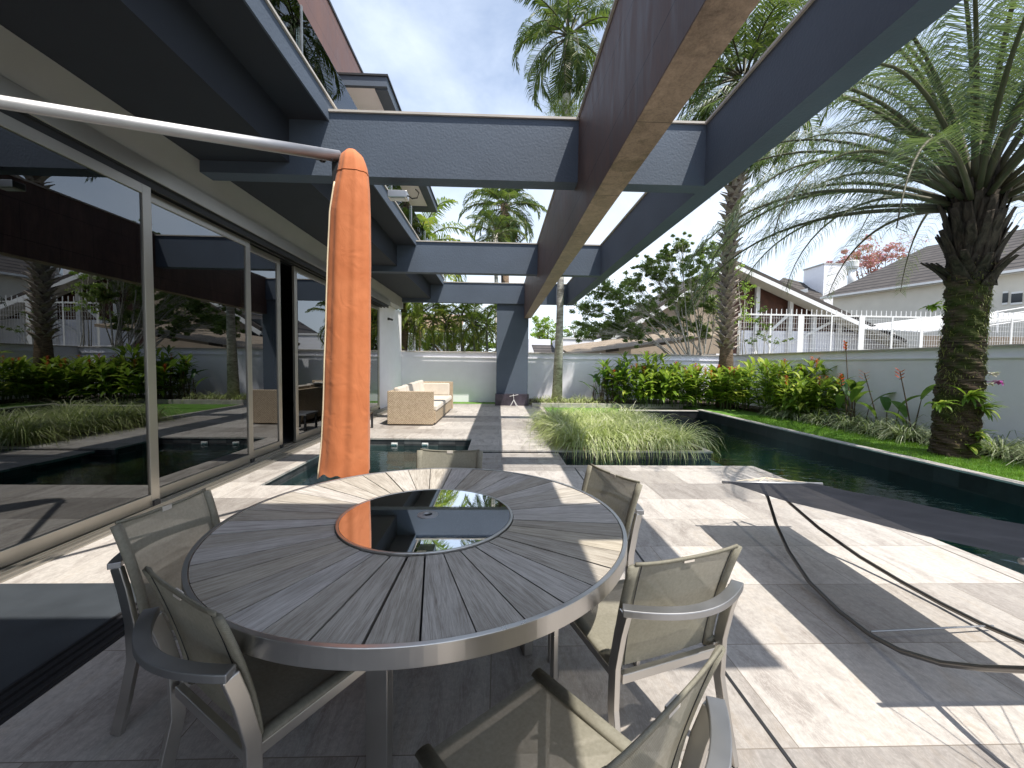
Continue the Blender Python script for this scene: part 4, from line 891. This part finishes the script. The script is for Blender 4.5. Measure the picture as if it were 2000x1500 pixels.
tps = [at(1093, 640, 14.45), at(1095, 545, 14.45), at(1102, 300, 14.45), at(1110, 120, 14.45)]
q = slim_palm('slim_palm', 'tall slim palm with a pale lichened trunk in front of the back wall', [P1[0]]+tps, [.19, .125, .115, .13, .16], None, nfr=24, L=2.4, ll=.7, lw=.022, el=(-52, 82), hang=1.5, nl=60)
tt = tps[3]-Vector((0, 0, 1.75)); ep = MB()
for _ in range(900): blade(ep, tt+Vector((random.gauss(0, .28), random.gauss(0, .15), random.uniform(-.5, .3))), random.uniform(0, 6.28), R(random.uniform(-20, 80)), random.uniform(.25, .6), .008, random.uniform(-.5, 1.5), 3)
tag(ep.build('epiphyte', 'palmyel', loc=tt), 'yellow green epiphyte tufts on the slim palm trunk above the first beam', 'plant')
def bg_palm(name, label, u, v0, vc, y, rad, **k):
    b = at(u, v0, y); b.z = 0; c = at(u, vc, y); m_ = b.lerp(c, .5); m_.x += .06; return slim_palm(name, label, [b, m_, c], [rad*1.3, rad, rad*.9], None, **k)
bg_palm('queen_palm', 'dark palm with hanging dead brown fronds seen between the first two beams', 985, 690, 400, 22, .22, mats=('trunkbrown', 'palmleaf'), nfr=30, L=2.5, ll=.7, lw=.03, el=(-50, 80), shaft=False, dead=14)
bg_palm('queen_palm', 'arching light green palm behind the balcony edge', 818, 690, 480, 19, .16, mats=('trunkbrown', 'palmyel'), nfr=18, L=3.2, ll=.8, lw=.028, el=(-15, 80), hang=1.2, shaft=False)
bg_palm('queen_palm', 'thin ringed palm trunk just left of the dark column', 968, 690, 455, 19, .10, nfr=14, L=1.6, ll=.5, lw=.02, shaft=False)
t_ = bg_palm('queen_palm', 'palm with a thick ringed brown trunk next to the house corner', 787, 690, 520, 17, .17, mats=('trunkbrown', 'palmyel'), nfr=18, L=2.6, ll=.7, lw=.026, el=(-60, 75), shaft=False)
ar = [(812, 612), (845, 606), (872, 615), (900, 604), (925, 612), (950, 618)]
al = ['leftmost of the fine stemmed palms above the back wall', 'second fine stemmed palm from the left above the back wall', 'fine stemmed palm in the middle left of the row over the wall', 'fine stemmed palm in the middle right of the row over the wall', 'yellowing palm second from the column above the wall', 'small palm nearest the dark column above the wall']
for (u, vc), lb_ in zip(ar, al): bg_palm('areca_palm', lb_, u, 690, vc+12, 16.8+random.random()*1.2, .05, mats=('trunkgrey', 'palmyel'), nfr=13, L=1.35, ll=.42, lw=.018, el=(-35, 80), nl=34, shaft=False, grp='fine stemmed palms behind the back wall')

# ================================================================ LEAFY TREES
def leaves(mb, c, rx, ry, rz_, n, s):
    for _ in range(n):
        while True:
            p = Vector((random.uniform(-1, 1), random.uniform(-1, 1), random.uniform(-1, 1)))
            if p.length < 1: break
        p = p*(.35+.65*random.random()**.4); q = Vector((c[0]+p.x*rx, c[1]+p.y*ry, c[2]+p.z*rz_)); a = Vector((random.gauss(0, 1), random.gauss(0, 1), random.gauss(0, .7))).normalized(); b = a.cross(Vector((random.gauss(0, 1), random.gauss(0, 1), random.gauss(0, 1)))).normalized(); k = s*random.uniform(.6, 1.3)
        mb.poly([q-a*k, q-b*k*.42, q+a*k, q+b*k*.42])
def tree(name, label, base, clumps, mat, n, s, trunk='trunkbrown', r=.12, stems=1, extra=None, grp=None, spread=.2, nb=4, sub=.45):
    t = thing(name, label, 'tree', tuple(base), 0, grp); tb_ = MB(); lf = MB(); base = Vector(base)
    for i, (c, rr) in enumerate(clumps):
        c = Vector(c); b = base+Vector((random.uniform(-1, 1), random.uniform(-1, 1), 0))*spread; mid = b.lerp(c, .5)+Vector((random.uniform(-.2, .2), random.uniform(-.2, .2), .12*(c-b).length)); tb_.tube([b, b.lerp(mid, .5)+Vector((random.gauss(0, .06), 0, .05)), mid, c], [r, r*.75, r*.5, r*.15], 6)
        for _ in range(nb):
            e_ = c+Vector((random.gauss(0, rr*.65), random.gauss(0, rr*.6), random.gauss(0, rr*.55))); tb_.tube([mid.lerp(c, random.random()), e_], [r*.25, r*.06], 4)
            leaves(lf, e_, rr*sub, rr*sub, rr*sub*.65, n//(nb+2), s)
        leaves(lf, c, rr*1.15, rr*1.1, rr, n//4, s)
    tb_.build('trunk', trunk, t, smooth=True); lf.build('crown', mat, t)
    if extra: x = MB(); [leaves(x, c, rr*1.05, rr*1.05, rr*.75, extra[1], s*.8) for c, rr in clumps]; x.build('blossoms', extra[0], t)
    return t
Y7 = 17.3
cl7 = [(at(u, v, Y7+random.uniform(-.8, .8)), r_) for u, v, r_ in ((1150, 600, .55), (1180, 565, .55), (1210, 620, .5), (1150, 645, .5), (1235, 555, .5), (1255, 600, .55), (1290, 530, .5), (1310, 575, .5), (1345, 520, .5), (1340, 600, .45), (1380, 545, .5), (1390, 490, .45), (1190, 640, .5), (1285, 625, .4), (1395, 600, .4), (1240, 650, .4), (1330, 480, .35), (1265, 520, .4), (1300, 500, .35), (1360, 570, .5), (1215, 580, .5), (1320, 640, .5), (1365, 640, .45))]
tree('shrubby_tree', 'wide shrubby tree with many leaning stems above the back wall', at(1370, 690, Y7)+Vector((0, 0, -1.2)), cl7, 'leafC', 2300, .05, 'trunkgrey', .04, spread=.5, nb=26, sub=.30)
cl = [(at(u, v, 18.6), r_) for u, v, r_ in ((1455, 560, .35), (1462, 590, .4), (1455, 620, .35), (1440, 525, .3))]
tree('shrubby_tree', 'narrow green shrub right behind the scaly palm trunk', at(1450, 690, 18.6)+Vector((0, 0, -1)), cl, 'leafB', 260, .06, 'trunkgrey', .03)
cl = [(at(u, v, 15.9), r_) for u, v, r_ in ((1490, 605, .12), (1482, 630, .2), (1500, 640, .2), (1490, 655, .25), (1515, 668, .2), (1470, 665, .18))]
tree('young_tree', 'small dark young tree in front of the white fence', at(1492, 690, 15.9)+Vector((0, 0, -.6)), cl, 'leafA', 150, .045, 'trunkgrey', .02)
cl = [(at(u, v, 20), r_) for u, v, r_ in ((880, 665, .7), (850, 655, .6), (910, 655, .7), (940, 660, .6), (960, 640, .6), (835, 675, .5), (955, 680, .6), (900, 685, .7), (815, 640, .4), (940, 630, .6))]
tree('flowering_tree', 'bright green tree dotted with pale flowers behind the back wall', at(900, 700, 20)+Vector((0, 0, -1.5)), cl, 'leafB', 700, .075, extra=('whiteflower', 22))
cl = [(at(u, v, 40), r_) for u, v, r_ in ((1060, 640, .9), (1072, 634, .9), (1048, 648, .7), (1070, 655, .9), (1080, 668, .8), (1065, 672, .7), (1090, 645, .8))]
tree('pine_tree', 'distant pine tree between the column and the slim palm trunk', at(1068, 700, 40)+Vector((0, 0, -1)), cl, 'leafB', 700, .11, r=.14)
cl = [(at(u, v, 42), r_) for u, v, r_ in ((1120, 645, 1.0), (1135, 655, 1.0), (1110, 665, .9))]
tree('pine_tree', 'distant darker tree just right of the slim palm trunk', at(1120, 700, 42)+Vector((0, 0, -1)), cl, 'leafA', 500, .12, r=.14)
cl = [(at(u, v, 55), r_*1.2) for u, v, r_ in ((1650, 512, 1.0), (1665, 505, 1.1), (1690, 500, 1.3), (1715, 490, 1.5), (1745, 492, 1.3), (1700, 515, 1.3), (1680, 520, 1.2), (1730, 505, 1.2))]
tree('blossom_tree', 'pink flowering tree rising behind the grey roof', at(1710, 700, 55), cl, 'pink', 420, .19, r=.18)
cl = [(at(u, v, 58), r_*1.15) for u, v, r_ in ((1775, 478, 1.6), (1760, 470, 1.3), (1800, 476, 1.5))]
tree('bare_tree', 'nearly bare pale crown beside the pink blossom tree', at(1780, 700, 58), cl, 'pink', 70, .12, 'trunkgrey', r=.12)
cl = [(at(u, v, 30), r_) for u, v, r_ in ((1010, 683, .6), (775, 668, .5))]

# ================================================================ NEIGHBOURS
# gabled porch house
y0 = 25.0; N1_ = thing('gabled_house', 'tan house with a wide white framed gable over a porch', 'house', (15, 26, 0))
pk = at(1432, 506, y0); ev = at(1772, 664, y0); lf_ = at(1195, 650, y0); yb = y0+9
def uvq(a, b, c): return [(0, 0), ((b-a).length, 0), ((b-a).length, (c-b).length), (0, (c-b).length)]
def roofquad(mb, a, b, c, d, th=.18): a, b, c, d = map(Vector, (a, b, c, d)); mb.slabpoly([a, b, c, d], th, uvq(a, b, c))
Dy = Vector((0, 9, 0)); m_ = MB(); roofquad(m_, ev, ev+Dy, pk+Dy, pk); m_.build('roof', 'roofgrey', N1_)
m_ = MB(); roofquad(m_, lf_+Dy, lf_, pk, pk+Dy); m_.build('roof', 'roofgrey', N1_)
m_ = MB(); dn = Vector((0, 0, -.17)); fy = Vector((0, -.02, 0))
m_.bar(pk+dn*2.2+fy, ev+dn*2.2+fy, .06, .24, (0, 0, 1)); m_.bar(pk+dn*2.2+fy, lf_+dn*2.2+fy, .06, .24); m_.build('bargeboard', 'whitemetal', N1_)
m_ = MB(); o_ = Vector((0, 0, -.42)); m_.poly([pk+o_, ev+o_, ev+o_+Vector((0, 1.2, 0)), pk+o_+Vector((0, 1.2, 0))]); m_.poly([pk+o_, pk+o_+Vector((0, 1.2, 0)), lf_+o_+Vector((0, 1.2, 0)), lf_+o_]); m_.build('soffit', 'offwhite', N1_)
for u, vt in ((1545, 580), (1480, 560), (1640, 630), (1590, 604)):
    p = at(u, vt, y0+1.2); MB().box(p.x-.12, p.x+.12, y0+1.1, y0+1.3, 0, p.z).build('post', 'whitemetal', N1_)
m_ = MB(); m_.bar(at(1545, 610, y0+1.1), at(1500, 590+60, y0+1.1), .1, .16).bar(at(1540, 575, y0+.9), at(1578, 567, y0+.3), .16, .22).bar(at(1640, 620, y0+1.1), at(1545, 670, y0+1.1), .1, .16); m_.build('brace', 'whitemetal', N1_)
MB().poly([(pk.x-.3, y0+1.5, 0), (ev.x, y0+1.5, 0), (ev.x, y0+1.5, ev.z-.3), (pk.x, y0+1.5, pk.z-.3), (pk.x-.3, y0+1.5, pk.z-.4)]).build('porch_wall', 'darkwood', N1_)
MB().box(at(1450, 600, y0+1.4).x, 26.0, y0+1.38, y0+1.45, 0, at(1500, 646, y0+1.4).z).build('low_wall', 'white', N1_)
m_ = MB(); a = at(1232, 690, y0+.5); b = at(1400, 690, y0+.5); m_.poly([(a.x, y0+.5, 0), (pk.x-.2, y0+.5, 0), (pk.x-.2, y0+.5, pk.z-.4), (a.x, y0+.5, lf_.z+.9)]); m_.poly([(a.x, y0+.5, 0), (a.x, y0+.5, lf_.z+.9), (a.x, y0+8, lf_.z+.9), (a.x, y0+8, 0)]); m_.build('wall', 'cream', N1_)
p = at(1200, 635, y0+.4); MB().box(p.x-.1, p.x+1.0, y0+.3, y0+.45, p.z-1.2, p.z).build('window', 'window', N1_)
# lean-to tiled shed
t = thing('tiled_shed', 'low shed roof with pale tiles behind the back wall', 'shed', (7, 18.2, 0))
a, b = at(1115, 692, 18), at(1420, 652, 18); m_ = MB(); roofquad(m_, (a.x, 17.9, a.z), (b.x, 17.9, b.z), (b.x, 22, b.z+.5), (a.x, 22, a.z+.5), .12); m_.build('roof', 'rooftan', t)
MB().box(at(1270, 690, 18.6).x, b.x, 18.6, 18.7, 0, a.z+.05).build('wall', 'darkwood', t)
# white house with big grey roof on the right
N2_ = thing('white_house', 'large white house under a long grey tiled roof at the right', 'house', (20, 20, 0))
Ea, Eb = flat(1603, 581, 7.8), flat(2000, 525, 7.8); dE = (Eb-Ea).normalized(); Ec = Eb+dE*14; nE = Vector((-dE.y, dE.x, 0)); nE = nE if nE.x > 0 else -nE
sl = math.tan(R(24)); pn = Vector((-nE.x*sl, -nE.y*sl, 1)).normalized()
def onroof(u, v): r_ = ray(u, v); o0 = Vector((0, 0, CH)); t_ = (Ea-o0).dot(pn)/r_.dot(pn); return o0+r_*t_
r1, r2, r3 = onroof(1810, 481), onroof(2000, 447), onroof(2080, 430)
print('ROOF', Ea, Eb, r1, r2, r3)
loop = [Ea, Ec, r3+(Ec-Eb)*1.0, r3, r2, r1]
def uvp(pts): return [((p-Ea).dot(dE), (p-Ea).dot(nE)/math.cos(R(24))) for p in pts]
loop2 = [Ea, Ec, r3+(r3-r2), r3, r2, r1] if False else [Ea, Ec, Ec+nE*8+Vector((0, 0, 8*sl)), r1+(Ec+nE*8-Ea-nE*8).normalized()*0.01, r1]
nn_ = max((r1-Ea).dot(nE), 6); apex = Ea+nE*nn_+dE*((r1-Ea).dot(dE)/max((r1-Ea).dot(nE), .1)*nn_)+Vector((0, 0, nn_*sl))
lp = [Ea, Ec, r2+(r2-r1)*1.3, r2, r1]
m_ = MB(); n0 = (lp[1]-lp[0]).cross(lp[2]-lp[0]); 
if n0.z < 0: lp = lp[::-1]
m_.slabpoly(lp, .15, uvp(lp)); m_.build('roof', 'roofgrey', N2_)
m_ = MB(); w0, w1 = Ea+nE*.7+dE*.6, Ec+nE*.7; m_.poly([(w0.x, w0.y, 0), (w1.x, w1.y, 0), (w1.x, w1.y, 7.9), (w0.x, w0.y, 7.9)]); w2 = w0+nE*12; m_.poly([(w0.x, w0.y, 0), (w0.x, w0.y, 7.9), (w2.x, w2.y, 7.9), (w2.x, w2.y, 0)]); m_.build('wall', 'offwhite' if False else plain('pale_house_paint', (.66, .63, .56), .85, var=.06, vs=1), N2_)
MB().bar(Ea-nE*.04+Vector((0, 0, -.05)), Ec-nE*.04+Vector((0, 0, -.05)), .12, .16).build('gutter', 'whitemetal', N2_)
m_ = MB(); m_.poly([Ea+Vector((0, 0, -.16)), Ec+Vector((0, 0, -.16)), Ec+nE*.7+Vector((0, 0, -.14)), Ea+nE*.7+Vector((0, 0, -.14))]); m_.build('soffit', 'whitemetal', N2_)
def onwall(u, v): r_ = ray(u, v); o0 = Vector((0, 0, CH)); t_ = (w0-o0).dot(nE)/r_.dot(nE); return o0+r_*t_
for u0, u1 in ((1958, 1970), (1975, 1998)):
    a, b = onwall(u0, 592), onwall(u1, 572); q = MB(); q.slabpoly([(a.x, a.y, a.z), (b.x, b.y, a.z), (b.x, b.y, b.z), (a.x, a.y, b.z)], .04) ; q.v = [tuple(Vector(v_)-nE*.05) for v_ in q.v]; wn = q.build('window', 'window', N2_)
    q = MB(); e_ = .06; q.bar((a.x, a.y, a.z-e_), (b.x, b.y, a.z-e_), .14, .12).bar((a.x, a.y, b.z+e_), (b.x, b.y, b.z+e_), .14, .12); q.build('frame', 'whitemetal', wn)
# small roof block, chimney and vent between the two roofs
t = thing('rooftop_block', 'white rooftop tank housing between the two roofs', 'roof block', (23, 32, 0))
a, b = at(1592, 575, 44), at(1655, 517, 44); MB().box(at(1608, 560, 44).x, b.x, 44, 47, 3, b.z).build('wall', 'white', t); MB().box(at(1606, 560, 44).x, b.x+.05, 43.95, 47.05, b.z+.001, b.z+.12).build('cap', 'wallgrey', t)
m_ = MB(); a, b, c, d = at(1480, 580, 40), at(1612, 596, 40), at(1600, 560, 47), at(1530, 542, 47); roofquad(m_, a, b, c, d, .2); m_.build('roof', 'roofgrey', t); MB().box(at(1450, 600, 40).x, at(1600, 600, 40).x, 40.2, 40.4, 2, at(1540, 592, 40).z).build('lower_wall', 'white', t)
t = thing('roof_vent', 'round white metal roof vent beside the tank housing', 'vent', tuple(at(1665, 535, 42)))
c = at(1665, 512, 42); MB().lathe((c.x, 42), [(.34, c.z-3.0), (.34, c.z-.7)], 20).build('pipe', 'whitemetal', t, smooth=True); MB().lathe((c.x, 42), [(.48, c.z-.7), (.55, c.z-.5), (.55, c.z+.05), (.5, c.z+.12)], 20).build('cowl', 'whitemetal', t)
# carport roof behind the mossy palm
t = thing('carport', 'low white ribbed carport roof behind the spiked fence', 'carport', (20, 22.5, 0))
a, b = at(1800, 648, 21.5), at(2060, 614, 21.5); m_ = MB()
m_.slabpoly([(a.x, 21.4, a.z), (b.x, 21.4, b.z), (b.x, 26, b.z+.6), (a.x, 26, a.z+.6)], .06)
for k in range(14): y = 21.4+k*.34; z = k*.34*.6/4.6; m_.bar((a.x, y, a.z+z+.03), (b.x, y, b.z+z+.03), .06, .08)
m_.build('roof', 'whitemetal', t); MB().box(at(1800, 690, 22.4).x, at(2060, 690, 22.4).x, 22.4, 22.5, 0, at(1900, 660, 22.4).z+.1).build('wall', 'cream', t)
# spiked fence
FY = 19.8; xs0, xs1 = at(1442, 650, FY).x, at(2060, 650, FY).x; zf0, zf1 = at(1440, 690, FY).z-1.3, at(1560, 617, FY).z
t = thing('metal_fence', 'white metal fence with a row of spikes above the shaded wall', 'fence', (xs0, FY, 0))
m_ = MB(); n_ = int((xs1-xs0)/.125)
for k in range(n_): x = xs0+k*.125; m_.box(x-.005, x+.005, FY-.005, FY+.005, zf0, zf1)
for k in range(13): z = zf0+(k+.5)*(zf1-zf0)/13; m_.box(xs0, xs1, FY-.018, FY-.009, z-.0045, z+.0045)
m_.build('mesh_panel', 'whitemetal', t)
MB().box(xs0, xs1, FY-.04, FY+.04, zf1, zf1+.07).build('top_rail', 'whitemetal', t)
for k in range(int((xs1-xs0)/.25)): x = xs0+.1+k*.25; MB().box(x-.013, x+.013, FY-.013, FY+.013, zf1+.071, zf1+.32).build('spike', 'whitemetal', t)
for u, w_ in ((1442, .05), (1503, .035), (1562, .14), (1622, .035), (1681, .14), (1740, .035), (1798, .08), (1973, .035), (1860, .035)):
    x = at(u, 650, FY).x; MB().box(x-w_, x+w_, FY-.06, FY-.041, zf0, zf1+.069).build('post', 'whitemetal', t)
tag(MB().box(xs0-1, xs1+6, FY+.1, FY+1.2, -.1, at(1500, 690, FY).z-.05).build('neighbour_terrace', 'white'), kind='structure')
t = thing('stair_rail', 'white tube handrail behind the mossy palm at the far right', 'railing', tuple(at(1900, 640, 21)))
m_ = MB()
for k in range(4): m_.tube([at(1930, 612+k*8, 21), at(2060, 590+k*9, 21)], .03, 6)
for u in (1948, 2010): m_.tube([at(u, 606, 21), at(u, 650, 21)], .035, 6)
m_.build('rails', 'whitemetal', t)
# far small buildings
t = thing('tiled_house', 'small orange tiled house behind the palms at the left', 'house', (-6, 30, 0))
a, b, c = at(752, 668, 30), at(800, 636, 30), at(935, 606, 30); MB().box(a.x-6, at(880, 690, 30).x, 30, 38, 0, at(800, 652, 30).z).build('wall', 'white', t)
m_ = MB(); z = at(800, 652, 30).z; roofquad(m_, (a.x-7, 29.3, z), (at(900, 690, 30).x, 29.3, z+.2), (at(900, 690, 30).x, 34, z+1.9), (a.x-7, 34, z+1.7), .15); m_.build('roof', 'roofred', t)
t = thing('white_building', 'far low white building left of the slim palm trunk', 'building', (4, 34, 0))
a, b = at(1033, 662, 34), at(1075, 690, 34); MB().box(a.x, b.x, 34, 40, 0, a.z).build('wall', 'white', t); m_ = MB(); p = at(1045, 690, 30); roofquad(m_, (p.x, 30, p.z), (p.x+1.7, 30, p.z), (p.x+1.7, 33, p.z+.75), (p.x, 33, p.z+.75), .1); m_.build('roof', 'roofgrey', t)
t = thing('white_building', 'white flat roofed building right of the slim palm trunk', 'building', (6, 28, 0))
a, b = at(1098, 662, 28), at(1160, 690, 28); MB().box(a.x, b.x, 28, 33, 0, a.z).build('wall', 'white', t); MB().box(a.x-.05, b.x+.05, 27.95, 33.05, a.z, a.z+.12).build('parapet', 'whitemetal', t)
